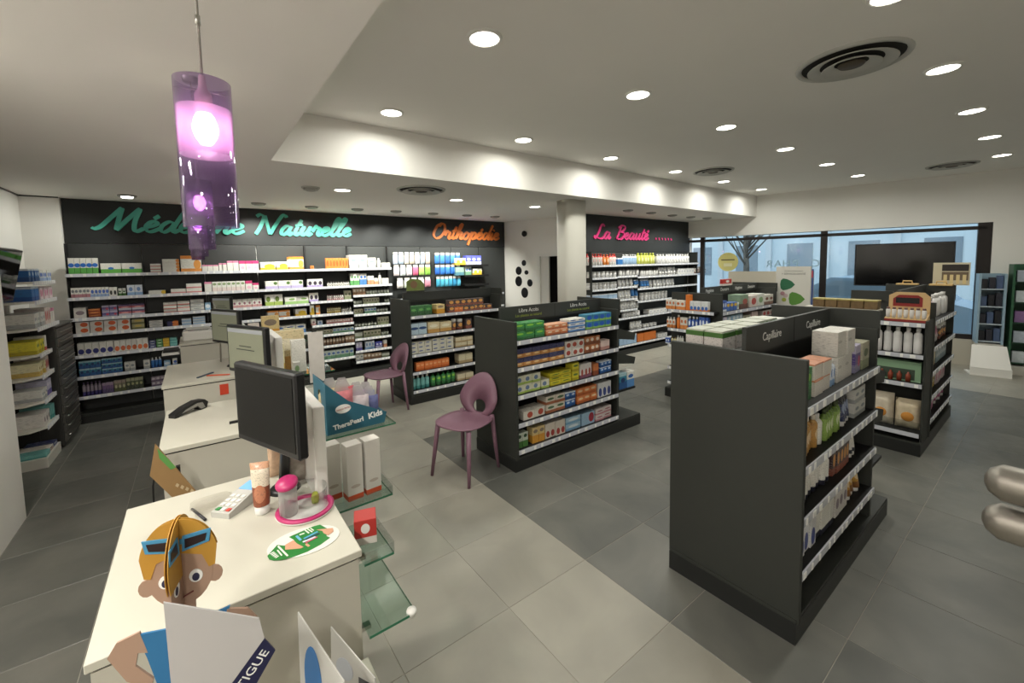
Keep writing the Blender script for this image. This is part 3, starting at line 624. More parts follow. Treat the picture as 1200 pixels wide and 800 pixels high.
STYLES={'wbg': ('e6e4dc', ('5ca84c', 0.38), None, ('2b6cc4', 0.5, 0.55, 0.5, 0.13), 1), 'wg': ('e6e4dc', ('62b04a', 0.42), None, ('3a78c4', 0.5, 0.5, 0.14, 0.12), 1), 'wr': ('e6e4dc', ('c8665a', 0.25), None, None, 1), 'wo': ('e6e4dc', None, None, ('dd8a3c', 0.92, 0.5, 0.12, 0.5), 1), 'wO': ('e6e4dc', ('e89a4a', 0.2), ('e08a35', 0.2), ('e8a050', 0.8, 0.45, 0.18, 0.3), 1), 'wp': ('e6e4dc', None, ('d88aa8', 0.2), None, 1), 'wm': ('e6e4dc', None, ('cf3f78', 0.3), ('e9b7c8', 0.5, 0.3, 0.3, 0.15), 1), 'wy': ('e6e4dc', ('ddb43a', 0.3), None, ('e8c440', 0.6, 0.45, 0.35, 0.3), 1), 'or': ('e58440', None, None, ('c85a28', 0.5, 0.5, 0.3, 0.3), 1), 'ors': ('dd7a38', ('c8602a', 0.3), ('e8a060', 0.15), None, 1), 'w': ('e6e4dc', None, None, None, 1), 'wgrey': ('d9d8d2', ('a9abab', 0.3), None, ('8c9499', 0.5, 0.6, 0.3, 0.12), 1), 'wrg': ('e6e4dc', ('b9828a', 0.35), None, ('7d8288', 0.5, 0.65, 0.4, 0.15), 1), 'wb': ('e6e4dc', ('9cb4d8', 0.3), None, ('4a6cc0', 0.6, 0.55, 0.4, 0.2), 1), 'wk': ('e6e4dc', None, None, ('2a2a2a', 0.5, 0.4, 0.3, 0.25), 1), 'wlb': ('d6dde8', ('8fb0d8', 0.3), None, ('6f8fc0', 0.5, 0.6, 0.25, 0.2), 1), 'wyf': ('e6e4dc', None, None, ('e8c030', 0.9, 0.5, 0.15, 0.5), 1), 'wpf': ('e6e4dc', ('d98a8a', 0.3), None, None, 1), 'wgp': ('e6e4dc', ('e2d2cc', 0.4), None, ('88a070', 0.5, 0.75, 0.4, 0.12), 1), 'wv': ('e6e4dc', ('c0b4dc', 0.35), None, ('5a7a40', 0.8, 0.7, 0.15, 0.2), 1), 'wvd': ('e6e4dc', ('b8a8d8', 0.25), None, ('403848', 0.5, 0.5, 0.35, 0.25), 1), 'wgt': ('e6e4dc', ('6cae6a', 0.4), None, ('4a8a50', 0.5, 0.7, 0.3, 0.12), 1), 'wbt': ('e6e4dc', ('5a90cc', 0.5), None, ('3a6ab0', 0.5, 0.7, 0.35, 0.12), 1), 'wos': ('e6e4dc', ('e8a27a', 0.5), None, None, 1), 'wks': ('e6e4dc', None, ('55504c', 0.3), ('8a8078', 0.5, 0.4, 0.25, 0.2), 1), 'mot': ('ddd8d2', None, None, ('8a7a80', 0.5, 0.5, 0.35, 0.2), 1), 'brn': ('c2662e', ('8a3a1c', 0.35), None, ('e8a060', 0.5, 0.7, 0.35, 0.12), 1), 'pur': ('5a4a8a', ('8a86a8', 0.3), ('b8b0c8', 0.3), ('c03858', 0.7, 0.4, 0.2, 0.2), 1), 'rdp': ('b04858', ('b8bcc8', 0.35), ('503a68', 0.3), ('e0a0a0', 0.5, 0.5, 0.3, 0.12), 1), 'lb': ('9cc4e2', None, None, ('e8eef4', 0.5, 0.5, 0.4, 0.25), 1), 'wgy': ('e6e4dc', ('a8c060', 0.35), None, ('6a8038', 0.35, 0.6, 0.25, 0.25), 1), 'wgf': ('e6e4dc', ('a4cc80', 0.4), None, ('88b060', 0.6, 0.7, 0.25, 0.15), 1), 'ova': ('dedad2', None, None, ('d2602c', 0.62, 0.5, 0.28, 0.38), 0), 'olv': ('a8a078', ('6a6a3a', 0.35), None, ('c8b058', 0.5, 0.65, 0.3, 0.2), 1), 'nvo': ('2e2c5e', None, None, ('e0803a', 0.75, 0.5, 0.3, 0.6), 0), 'lbs': ('a9c8e6', None, ('dfe6ec', 0.4), None, 1), 'wnv': ('e6e4dc', None, None, ('2a2e78', 0.5, 0.28, 0.42, 0.22), 1), 'wob': ('e6e4dc', None, None, ('d26a3a', 0.5, 0.28, 0.42, 0.22), 1), 'nav': ('2c3566', ('4a5488', 0.3), None, ('c8ccdc', 0.5, 0.6, 0.35, 0.12), 1), 'grn': ('4a8a4a', ('2f6a38', 0.4), None, ('d8e8d0', 0.5, 0.6, 0.3, 0.12), 1), 'yel': ('dcb83c', ('c89a28', 0.3), None, None, 1), 'tea': ('7ab8b4', ('4a9490', 0.3), None, None, 1), 'tnv': ('3c8aa4', ('2a5a94', 0.45), ('a8c8d0', 0.2), ('24386a', 0.5, 0.55, 0.3, 0.15), 1), 'blu': ('3a78bc', ('2a5aa0', 0.3), ('cfdcec', 0.15), None, 1), 'mau': ('a89aa8', ('484080', 0.35), ('8a7a88', 0.2), None, 1), 'pps': ('7a5a8a', ('5a4a7a', 0.4), ('a890a8', 0.25), None, 1), 'olm': ('8a8470', ('5e6440', 0.35), ('a8988a', 0.25), ('c8c8a0', 0.5, 0.45, 0.25, 0.15), 1), 'dgr': ('4e5a38', ('34402a', 0.4), ('a8a888', 0.25), ('b0b080', 0.5, 0.5, 0.3, 0.12), 1), 'mvs': ('a898a8', ('6a5a78', 0.3), None, ('d8d0d8', 0.5, 0.6, 0.35, 0.2), 1), 'wpk': ('e6e4dc', ('cc9a98', 0.3), None, ('8a5a68', 0.5, 0.5, 0.25, 0.15), 1), 'ylw': ('e0d8b0', ('cdb060', 0.35), None, ('a08848', 0.5, 0.6, 0.3, 0.12), 1), 'pnk': ('d8b4ac', ('b87a78', 0.35), None, ('e8e0dc', 0.5, 0.65, 0.35, 0.15), 1), 'oli': ('b4b09a', ('8a9070', 0.35), None, ('60684a', 0.5, 0.6, 0.3, 0.15), 1), 'tan': ('b49a80', ('8a6a50', 0.4), None, ('e0d8cc', 0.5, 0.65, 0.35, 0.15), 1), 'gbw': ('c8d4d0', ('7aa888', 0.4), None, ('5a7ab8', 0.5, 0.65, 0.35, 0.15), 1), 'wgd': ('c8ccc0', ('7a8468', 0.3), ('4a4c44', 0.25), None, 1), 'vio': ('c8c4dc', ('6a60a8', 0.35), None, ('e8e4f0', 0.5, 0.7, 0.35, 0.12), 1), 'vib': ('5a60c8', ('c8c8e8', 0.35), None, ('e4e4f4', 0.5, 0.6, 0.35, 0.15), 1), 'grb': ('9ab8a8', ('5a8a98', 0.4), None, None, 1), 'green': ('2f8a45', ('1f6a34', 0.35), None, ('8ac83c', 0.5, 0.7, 0.35, 0.12), 1), 'salm': ('d8895a', ('b86a48', 0.35), ('e8b090', 0.2), ('e8d8c0', 0.5, 0.6, 0.3, 0.12), 1), 'wbl': ('e6e4dc', ('5a8ac8', 0.45), None, ('3a68b0', 0.5, 0.75, 0.35, 0.12), 1), 'bgp': ('3f7f9c', ('8ab860', 0.3), None, ('2a5ab8', 0.5, 0.55, 0.35, 0.3), 0), 'nor': ('33345e', ('c88a48', 0.45), None, ('e8c890', 0.5, 0.3, 0.3, 0.1), 1), 'wrb': ('dcd6ce', None, None, ('a84a3a', 0.5, 0.5, 0.32, 0.3), 1), 'bro': ('b8744a', ('8a5238', 0.4), None, ('e8d8c8', 0.5, 0.6, 0.3, 0.22), 1), 'pkw': ('d8c0b8', ('b88880', 0.35), None, None, 1), 'crg': ('d8d8c0', ('a8c060', 0.25), None, ('6a80a0', 0.4, 0.55, 0.25, 0.25), 1), 'yelb': ('d8cc3a', ('b8a828', 0.3), None, ('5a7a38', 0.5, 0.65, 0.35, 0.12), 1), 'wpu': ('dcd6d2', ('8a5a70', 0.25), None, ('a84838', 0.5, 0.4, 0.25, 0.25), 1), 'orb': ('c87848', ('8a4a30', 0.4), None, None, 1), 'blub': ('2f6ab0', ('24508c', 0.35), ('dfe6ee', 0.15), ('c8d8ec', 0.5, 0.6, 0.3, 0.15), 1), 'wrc': ('dad4c8', None, None, ('b8503c', 0.6, 0.5, 0.25, 0.35), 1), 'wmu': ('d4ccbc', ('a86848', 0.35), None, ('4a6848', 0.5, 0.65, 0.35, 0.15), 1), 'orn': ('d88048', ('b86030', 0.35), None, ('e8c8a0', 0.5, 0.65, 0.35, 0.15), 1), 'wnb': ('dcdcdc', None, None, ('38488a', 0.5, 0.35, 0.35, 0.3), 1), 'gwh': ('c8d0c0', ('4a7a3c', 0.45), None, ('2a4a2c', 0.5, 0.78, 0.3, 0.12), 1), 'yor': ('d8c088', ('d89a3a', 0.5), None, ('8a7a68', 0.5, 0.75, 0.35, 0.12), 1), 'wrd': ('dcd2c4', None, None, ('a83a34', 0.5, 0.3, 0.35, 0.22), 1), 'lbl': ('a8c8dc', ('7aa8c8', 0.35), None, ('e4ecf0', 0.5, 0.6, 0.35, 0.2), 1), 'lbr': ('a4c4dc', None, None, ('a83040', 0.75, 0.55, 0.2, 0.4), 1), 'wpi': ('dcd0cc', ('c88a90', 0.3), None, ('a85a68', 0.5, 0.6, 0.35, 0.1), 1), 'lbd': ('b8ccd8', None, None, ('2a4a7a', 0.5, 0.55, 0.48, 0.12), 1), 'cro': ('d8c8a0', ('c89a58', 0.35), None, ('e8e0c8', 0.5, 0.65, 0.35, 0.15), 1), 'crb': ('d2cfbf', None, None, ('4a5a94', 0.4, 0.6, 0.3, 0.14), 1), 'cre': ('d4c8a8', ('b8a078', 0.3), None, None, 1), 'ory': ('dc7c44', ('c4622e', 0.25), None, ('e8a878', 0.5, 0.65, 0.35, 0.12), 1), 'drk': ('4a3a3c', ('8a4a3a', 0.3), None, ('d89a4a', 0.5, 0.6, 0.35, 0.25), 1), 'pat': ('8a8a88', None, None, ('4a4a50', 0.5, 0.5, 0.4, 0.3), 1), 'gmed': ('2f6e38', ('24542c', 0.4), None, ('6aa85a', 0.5, 0.6, 0.3, 0.12), 1), 'wbk': ('e6e4dc', ('2a2a3a', 0.2), None, None, 1), 'wgr2': ('d6d2ca', None, None, ('b8b4ac', 0.3, 0.6, 0.25, 0.06), 1), 'wol': ('dcd6cc', None, ('d09070', 0.1), None, 1), 'amber': ('b98a48', None, ('c8a060', 0.1), ('e0c8a0', 0.5, 0.5, 0.3, 0.2), 1), 'lime': ('8aa850', None, ('6a8838', 0.2), ('d0dcb0', 0.5, 0.5, 0.3, 0.2), 1), 'nvb': ('2a3460', None, ('1a1c2a', 0.3), ('8a98b8', 0.5, 0.5, 0.3, 0.2), 1), 'amber2': ('c8963a', ('8a5a28', 0.3), None, ('e8d0a0', 0.5, 0.6, 0.35, 0.2), 1), 'pkb': ('e2d2d4', None, None, ('c86a90', 0.5, 0.5, 0.3, 0.3), 1), 'whb': ('e8e6e4', None, None, None, 0), 'rose': ('d8a0b8', ('b86a90', 0.35), None, ('f0e0e8', 0.5, 0.6, 0.35, 0.2), 1), 'pale': ('cfd8dc', ('a0b8c0', 0.3), None, ('8a9aa0', 0.5, 0.6, 0.3, 0.15), 1), 'owh': ('e4ddd2', ('dd8a4a', 0.35), None, ('c86a3a', 0.5, 0.65, 0.3, 0.15), 1), 'orf': ('e07a30', None, None, None, 1), 'obw': ('dfe0e0', ('d8844a', 0.2), None, ('3a6ab8', 0.5, 0.3, 0.4, 0.2), 1), 'blb': ('2a58b0', ('e0e4ea', 0.2), None, ('dfe6f0', 0.5, 0.6, 0.3, 0.2), 1), 'gbr': ('8aa088', ('6a4a40', 0.35), None, ('a85a50', 0.6, 0.5, 0.3, 0.2), 1), 'rdw': ('dcd0c8', None, None, ('b84a48', 0.5, 0.5, 0.4, 0.3), 1), 'wgn': ('dcdcd4', None, None, ('8aa878', 0.5, 0.5, 0.3, 0.25), 1), 'wbn': ('dcd6cc', ('8a6a60', 0.3), None, ('7a4a40', 0.5, 0.6, 0.35, 0.15), 1), 'bly': ('4a70b8', None, None, ('e0b840', 0.5, 0.7, 0.45, 0.2), 1), 'wcr': ('e6e2dc', None, ('c83a34', 0.2), ('d8a8a0', 0.5, 0.5, 0.25, 0.2), 1), 'orw': ('e0883c', None, ('c85a30', 0.2), ('f0d0b0', 0.5, 0.5, 0.25, 0.2), 1), 'lbb': ('a8c4e0', None, ('e8eef4', 0.2), None, 1), 'ygb': ('d4d86a', None, ('b8c040', 0.15), ('eef0c0', 0.5, 0.5, 0.25, 0.2), 1), 'wht': ('e8e6e2', None, ('d0cecb', 0.15), ('c0c0c4', 0.5, 0.5, 0.25, 0.2), 1), 'wdk': ('e2e0dc', None, ('5a5654', 0.2), None, 1), 'ibl': ('3a78b8', None, ('e0e6ee', 0.2), None, 1), 'redb': ('c8403c', ('e8e0dc', 0.3), None, ('f0e8e0', 0.5, 0.6, 0.35, 0.2), 1)}
ROWS=[
('back wall', 'top shelf', 'Y', 6.87, 1.747, -1.145, -0.9, 0.186, 5, 1, 'wbg', 'white, blue and green box', 'box', 0.054, 1),
('back wall', 'top shelf', 'Y', 6.87, 1.747, -0.884, -0.512, 0.121, 2, 1, 'wg', 'wide white and green box', 'box', 0.16, 1),
('back wall', 'top shelf', 'Y', 6.87, 1.747, -0.437, -0.331, 0.109, 1, 3, 'wr', 'flat white and red box', 'box', 0.117, 1),
('back wall', 'top shelf', 'Y', 6.87, 1.747, -0.321, -0.147, 0.166, 1, 4, 'wo', 'flat white box with orange end', 'box', 0.16, 1),
('back wall', 'top shelf', 'Y', 6.87, 1.747, -0.14, 0.083, 0.21, 1, 1, 'wO', 'large white and orange box', 'box', 0.16, 1),
('back wall', 'top shelf', 'Y', 6.87, 1.747, 0.083, 0.261, 0.085, 3, 1, 'wp', 'small white and pink box', 'box', 0.065, 1),
('back wall', 'top shelf', 'Y', 6.87, 1.747, 0.267, 0.352, 0.107, 2, 1, 'wp', 'narrow white and pink box', 'box', 0.047, 1),
('back wall', 'top shelf', 'Y', 6.87, 1.747, 0.359, 0.49, 0.136, 2, 1, 'wp', 'tall white and pink box', 'box', 0.072, 1),
('back wall', 'top shelf', 'Y', 6.87, 1.747, 0.495, 0.729, 0.134, 3, 1, 'wm', 'white box with magenta top', 'box', 0.086, 1),
('back wall', 'top shelf', 'Y', 6.87, 1.747, 0.744, 0.94, 0.115, 1, 1, 'wy', 'white and yellow box', 'box', 0.16, 1),
('back wall', 'top shelf', 'Y', 6.87, 1.747, 0.944, 1.104, 0.12, 1, 1, 'wy', 'wide yellow and white box', 'box', 0.16, 1),
('back wall', 'top shelf', 'Y', 6.87, 1.747, 1.106, 1.313, 0.188, 1, 1, 'wO', 'large orange and white box', 'box', 0.16, 1),
('back wall', 'top shelf', 'Y', 6.87, 1.747, 1.401, 1.446, 0.051, 1, 1, 'or', 'tiny orange box', 'box', 0.05, 1),
('back wall', 'top shelf', 'Y', 6.87, 1.747, 1.617, 1.951, 0.164, 7, 1, 'or', 'bright orange box', 'box', 0.053, 1),
('back wall', 'top shelf', 'Y', 6.87, 1.747, 1.963, 2.254, 0.212, 2, 1, 'wgrey', 'large white and grey box', 'box', 0.16, 1),
('back wall', 'top shelf', 'Y', 6.87, 1.747, 2.261, 2.396, 0.168, 1, 1, 'wgrey', 'white and grey box', 'box', 0.148, 1),
('back wall', 'top shelf', 'Y', 6.87, 1.747, 2.417, 2.479, 0.159, 1, 1, 'w', 'white bottle', 'bottle', 0.068, 1),
('back wall', 'top shelf', 'Y', 6.87, 1.747, 2.487, 2.632, 0.081, 2, 1, 'w', 'small white carton', 'box', 0.079, 1),
('back wall', 'second shelf', 'Y', 6.87, 1.475, -1.145, -0.986, 0.114, 5, 1, 'wrg', 'slim white and rose box', 'box', 0.035, 1),
('back wall', 'second shelf', 'Y', 6.87, 1.475, -0.986, -0.828, 0.113, 5, 1, 'wb', 'slim white and blue box', 'box', 0.035, 1),
('back wall', 'second shelf', 'Y', 6.87, 1.475, -0.826, -0.755, 0.108, 2, 1, 'wk', 'white box with black print', 'box', 0.039, 1),
('back wall', 'second shelf', 'Y', 6.87, 1.475, -0.748, -0.676, 0.09, 2, 1, 'gwh', 'green and white jar', 'jar', 0.039, 1),
('back wall', 'second shelf', 'Y', 6.87, 1.475, -0.666, -0.524, 0.126, 2, 1, 'wlb', 'pale blue and white box', 'box', 0.078, 1),
('back wall', 'second shelf', 'Y', 6.87, 1.475, -0.474, -0.305, 0.047, 1, 1, 'wyf', 'flat white box with yellow end', 'box', 0.16, 1),
('back wall', 'second shelf', 'Y', 6.87, 1.475, -0.258, -0.102, 0.055, 1, 1, 'wpf', 'flat white and pink box', 'box', 0.16, 1),
('back wall', 'second shelf', 'Y', 6.87, 1.475, -0.1, 0.067, 0.116, 1, 2, 'wpf', 'flat pink and white box', 'box', 0.16, 1),
('back wall', 'second shelf', 'Y', 6.87, 1.475, 0.094, 0.174, 0.133, 1, 1, 'wp', 'pink and white box', 'box', 0.088, 1),
('back wall', 'second shelf', 'Y', 6.87, 1.475, 0.177, 0.55, 0.131, 7, 1, 'wgp', 'white and sage box', 'box', 0.059, 1),
('back wall', 'second shelf', 'Y', 6.87, 1.475, 0.554, 0.636, 0.129, 1, 1, 'wm', 'white box with magenta top', 'box', 0.09, 1),
('back wall', 'second shelf', 'Y', 6.87, 1.475, 0.64, 0.714, 0.094, 1, 1, 'wm', 'short white box with magenta top', 'box', 0.082, 1),
('back wall', 'second shelf', 'Y', 6.87, 1.475, 0.791, 1.285, 0.113, 3, 1, 'wv', 'white box with lilac base', 'box', 0.16, 1),
('back wall', 'second shelf', 'Y', 6.87, 1.475, 1.343, 1.561, 0.121, 3, 1, 'wvd', 'white box with dark picture', 'box', 0.08, 1),
('back wall', 'second shelf', 'Y', 6.87, 1.475, 1.626, 1.962, 0.075, 9, 1, 'wks', 'tiny white bottle with dark cap', 'bottle', 0.041, 1),
('back wall', 'second shelf', 'Y', 6.87, 1.475, 1.974, 2.115, 0.188, 3, 1, 'wgt', 'tall white and green box', 'box', 0.052, 1),
('back wall', 'second shelf', 'Y', 6.87, 1.475, 2.12, 2.231, 0.184, 2, 1, 'wbt', 'tall white and blue box', 'box', 0.061, 1),
('back wall', 'second shelf', 'Y', 6.87, 1.475, 2.244, 2.346, 0.143, 2, 1, 'wos', 'white and orange box', 'box', 0.056, 1),
('back wall', 'second shelf', 'Y', 6.87, 1.475, 2.353, 2.42, 0.102, 1, 1, 'wos', 'small peach box', 'box', 0.073, 1),
('back wall', 'second shelf', 'Y', 6.87, 1.475, 2.425, 2.476, 0.189, 1, 1, 'w', 'white bottle', 'bottle', 0.055, 1),
('back wall', 'second shelf', 'Y', 6.87, 1.475, 2.48, 2.594, 0.096, 2, 1, 'w', 'plain white box', 'box', 0.063, 1),
('back wall', 'third shelf', 'Y', 6.87, 1.236, -1.138, -1.032, 0.123, 1, 1, 'mot', 'mottled white box', 'box', 0.117, 1),
('back wall', 'third shelf', 'Y', 6.87, 1.236, -1.019, -0.913, 0.1, 1, 3, 'brn', 'flat rust-orange box', 'box', 0.116, 1),
('back wall', 'third shelf', 'Y', 6.87, 1.236, -0.903, -0.766, 0.131, 2, 2, 'pur', 'purple box', 'box', 0.076, 1),
('back wall', 'third shelf', 'Y', 6.87, 1.236, -0.759, -0.519, 0.131, 2, 2, 'rdp', 'red and purple box', 'box', 0.132, 1),
('back wall', 'third shelf', 'Y', 6.87, 1.236, -0.342, -0.206, 0.127, 1, 3, 'wr', 'flat white box with red base', 'box', 0.15, 1),
('back wall', 'third shelf', 'Y', 6.87, 1.236, -0.203, -0.073, 0.133, 1, 3, 'wr', 'flat white box with coral base', 'box', 0.143, 1),
('back wall', 'third shelf', 'Y', 6.87, 1.236, -0.07, 0.078, 0.145, 1, 3, 'wgrey', 'flat white and grey box', 'box', 0.16, 1),
('back wall', 'third shelf', 'Y', 6.87, 1.236, 0.084, 0.147, 0.099, 1, 1, 'lb', 'pale blue box', 'box', 0.07, 1),
('back wall', 'third shelf', 'Y', 6.87, 1.236, 0.383, 0.737, 0.117, 6, 1, 'wpk', 'white and rose box', 'box', 0.065, 1),
('back wall', 'third shelf', 'Y', 6.87, 1.236, 0.778, 1.003, 0.158, 2, 1, 'wgy', 'white box with green fruit', 'box', 0.124, 1),
('back wall', 'third shelf', 'Y', 6.87, 1.236, 1.024, 1.35, 0.108, 2, 1, 'wgf', 'wide white and green box', 'box', 0.16, 1),
('back wall', 'fourth shelf', 'Y', 6.87, 1.057, -1.135, -0.661, 0.134, 4, 2, 'ova', 'white box with orange oval', 'box', 0.13, 1),
('back wall', 'fourth shelf', 'Y', 6.87, 1.057, -0.652, -0.531, 0.125, 1, 2, 'olv', 'olive box', 'box', 0.134, 1),
('back wall', 'fourth shelf', 'Y', 6.87, 1.057, -0.492, -0.357, 0.088, 1, 3, 'wgrey', 'flat white and grey box', 'box', 0.149, 1),
('back wall', 'fourth shelf', 'Y', 6.87, 1.057, -0.318, -0.202, 0.064, 1, 2, 'nvo', 'flat navy and orange box', 'box', 0.128, 1),
('back wall', 'fourth shelf', 'Y', 6.87, 1.057, -0.172, -0.07, 0.081, 1, 2, 'lbs', 'flat pale blue box', 'box', 0.113, 1),
('back wall', 'fourth shelf', 'Y', 6.87, 1.057, -0.057, 0.079, 0.099, 1, 3, 'lbs', 'flat blue and white box', 'box', 0.15, 1),
('back wall', 'fourth shelf', 'Y', 6.87, 1.057, 0.797, 1.091, 0.101, 2, 1, 'wO', 'white and orange box', 'box', 0.16, 1),
('back wall', 'fourth shelf', 'Y', 6.87, 1.057, 1.155, 1.315, 0.101, 1, 1, 'wy', 'white and yellow box', 'box', 0.16, 1),
('back wall', 'fifth shelf', 'Y', 6.87, 0.802, -1.138, -0.828, 0.141, 5, 1, 'wnv', 'white box with navy mark', 'box', 0.068, 1),
('back wall', 'fifth shelf', 'Y', 6.87, 0.802, -0.824, -0.513, 0.138, 6, 1, 'wob', 'white box with orange mark', 'box', 0.057, 1),
('back wall', 'fifth shelf', 'Y', 6.87, 0.802, -0.507, -0.442, 0.099, 1, 3, 'nav', 'flat navy box', 'box', 0.072, 1),
('back wall', 'fifth shelf', 'Y', 6.87, 0.802, -0.436, -0.373, 0.105, 1, 3, 'grn', 'flat green box', 'box', 0.069, 1),
('back wall', 'fifth shelf', 'Y', 6.87, 0.802, -0.371, -0.307, 0.106, 1, 3, 'yel', 'flat yellow box', 'box', 0.07, 1),
('back wall', 'fifth shelf', 'Y', 6.87, 0.802, -0.305, -0.231, 0.105, 1, 3, 'tea', 'flat turquoise box', 'box', 0.081, 1),
('back wall', 'fifth shelf', 'Y', 6.87, 0.802, 0.872, 1.29, 0.126, 3, 1, 'wbl', 'white and blue box', 'box', 0.153, 1),
('back wall', 'sixth shelf', 'Y', 6.87, 0.552, -1.14, -0.952, 0.178, 4, 2, 'tnv', 'teal and navy box', 'box', 0.052, 1),
('back wall', 'sixth shelf', 'Y', 6.87, 0.552, -0.947, -0.767, 0.182, 4, 3, 'tnv', 'small teal and navy box', 'box', 0.05, 1),
('back wall', 'sixth shelf', 'Y', 6.87, 0.552, -0.75, -0.649, 0.111, 2, 1, 'wgrey', 'pale grey box', 'box', 0.055, 1),
('back wall', 'sixth shelf', 'Y', 6.87, 0.552, -0.575, -0.511, 0.11, 1, 1, 'wgrey', 'lone pale grey box', 'box', 0.07, 1),
('back wall', 'sixth shelf', 'Y', 6.87, 0.552, -0.505, -0.399, 0.128, 3, 1, 'blu', 'blue bottle', 'bottle', 0.039, 1),
('back wall', 'sixth shelf', 'Y', 6.87, 0.552, -0.381, -0.314, 0.069, 1, 1, 'lb', 'pale blue box', 'box', 0.073, 1),
('back wall', 'sixth shelf', 'Y', 6.87, 0.552, -0.295, -0.246, 0.084, 1, 1, 'wb', 'white and blue box', 'box', 0.054, 1),
('back wall', 'seventh shelf', 'Y', 6.87, 0.318, -1.131, -0.965, 0.159, 5, 1, 'mau', 'mauve and navy bottle', 'bottle', 0.036, 1),
('back wall', 'seventh shelf', 'Y', 6.87, 0.318, -0.96, -0.86, 0.125, 3, 1, 'pps', 'purple box', 'box', 0.037, 1),
('back wall', 'seventh shelf', 'Y', 6.87, 0.318, -0.856, -0.75, 0.136, 3, 1, 'olm', 'olive and mauve box', 'box', 0.039, 1),
('back wall', 'seventh shelf', 'Y', 6.87, 0.318, -0.746, -0.59, 0.142, 4, 1, 'dgr', 'dark green box', 'box', 0.043, 1),
('back wall', 'seventh shelf', 'Y', 6.87, 0.318, -0.514, -0.383, 0.117, 3, 2, 'mvs', 'small mauve box', 'box', 0.048, 1),
('close-set fourth bay, back wall', 'upper shelf', 'Y', 6.87, 1.256, 1.355, 1.486, 0.131, 2, 1, 'wvd', 'white box with dark picture', 'box', 0.072, 1),
('close-set fourth bay, back wall', 'upper shelf', 'Y', 6.87, 1.256, 1.609, 1.858, 0.091, 8, 1, 'wpk', 'tiny white and rose bottle', 'bottle', 0.035, 1),
('close-set fourth bay, back wall', 'upper shelf', 'Y', 6.87, 1.256, 1.867, 1.976, 0.141, 2, 1, 'oli', 'grey-green box', 'box', 0.06, 1),
('close-set fourth bay, back wall', 'second shelf', 'Y', 6.87, 1.054, 1.359, 1.418, 0.148, 1, 1, 'wy', 'white and yellow box', 'box', 0.066, 1),
('close-set fourth bay, back wall', 'second shelf', 'Y', 6.87, 1.054, 1.441, 1.502, 0.142, 1, 1, 'wO', 'white and orange box', 'box', 0.067, 1),
('close-set fourth bay, back wall', 'second shelf', 'Y', 6.87, 1.054, 1.599, 1.812, 0.096, 8, 1, 'ylw', 'tiny cream and yellow bottle', 'bottle', 0.035, 1),
('close-set fourth bay, back wall', 'second shelf', 'Y', 6.87, 1.054, 1.82, 1.967, 0.091, 4, 1, 'wks', 'tiny white bottle with dark cap', 'bottle', 0.04, 1),
('close-set fourth bay, back wall', 'third shelf', 'Y', 6.87, 0.892, 1.366, 1.433, 0.098, 1, 1, 'wpk', 'white and rose box', 'box', 0.074, 1),
('close-set fourth bay, back wall', 'third shelf', 'Y', 6.87, 0.892, 1.456, 1.529, 0.064, 1, 1, 'wlb', 'pale blue box', 'box', 0.081, 1),
('close-set fourth bay, back wall', 'third shelf', 'Y', 6.87, 0.892, 1.583, 1.983, 0.062, 10, 1, 'pnk', 'tiny rose box', 'box', 0.044, 1),
('close-set fourth bay, back wall', 'fourth shelf', 'Y', 6.87, 0.736, 1.435, 1.665, 0.071, 5, 1, 'oli', 'olive box', 'box', 0.051, 1),
('close-set fourth bay, back wall', 'fourth shelf', 'Y', 6.87, 0.736, 1.674, 1.988, 0.077, 6, 1, 'gbw', 'pale green box', 'box', 0.058, 1),
('close-set fourth bay, back wall', 'fifth shelf', 'Y', 6.87, 0.56, 1.432, 1.843, 0.116, 9, 1, 'tan', 'tiny tan bottle', 'bottle', 0.05, 1),
('close-set fourth bay, back wall', 'fifth shelf', 'Y', 6.87, 0.56, 1.853, 1.992, 0.114, 3, 1, 'tan', 'tan box', 'box', 0.051, 1),
('close-set fourth bay, back wall', 'lowest shelf', 'Y', 6.87, 0.342, 1.426, 1.97, 0.13, 8, 1, 'gbw', 'green and white box', 'box', 0.075, 1),
('close-set fifth bay, back wall', 'upper shelf', 'Y', 6.87, 1.316, 2.003, 2.199, 0.109, 4, 1, 'tan', 'brown and cream box', 'box', 0.054, 1),
('close-set fifth bay, back wall', 'upper shelf', 'Y', 6.87, 1.316, 2.214, 2.6, 0.089, 8, 1, 'wgd', 'tiny white bottle with dark cap', 'bottle', 0.053, 1),
('close-set fifth bay, back wall', 'second shelf', 'Y', 6.87, 1.161, 2.008, 2.148, 0.086, 3, 1, 'wgd', 'tiny white bottle with dark cap', 'bottle', 0.052, 1),
('close-set fifth bay, back wall', 'second shelf', 'Y', 6.87, 1.161, 2.158, 2.422, 0.097, 6, 1, 'oli', 'grey-green box', 'box', 0.048, 1),
('close-set fifth bay, back wall', 'second shelf', 'Y', 6.87, 1.161, 2.515, 2.594, 0.084, 2, 1, 'wgd', 'tall white bottle with dark cap', 'bottle', 0.044, 1),
('close-set fifth bay, back wall', 'third shelf', 'Y', 6.87, 1.006, 2.008, 2.148, 0.083, 3, 1, 'oli', 'grey-green box', 'box', 0.051, 1),
('close-set fifth bay, back wall', 'third shelf', 'Y', 6.87, 1.006, 2.173, 2.364, 0.093, 4, 1, 'gbw', 'pale green box', 'box', 0.052, 1),
('close-set fifth bay, back wall', 'third shelf', 'Y', 6.87, 1.006, 2.376, 2.568, 0.084, 4, 1, 'wgd', 'tiny white bottle with dark cap', 'bottle', 0.053, 1),
('close-set fifth bay, back wall', 'fourth shelf', 'Y', 6.87, 0.795, 2.008, 2.367, 0.074, 7, 1, 'wgd', 'tiny white bottle with dark cap', 'bottle', 0.056, 1),
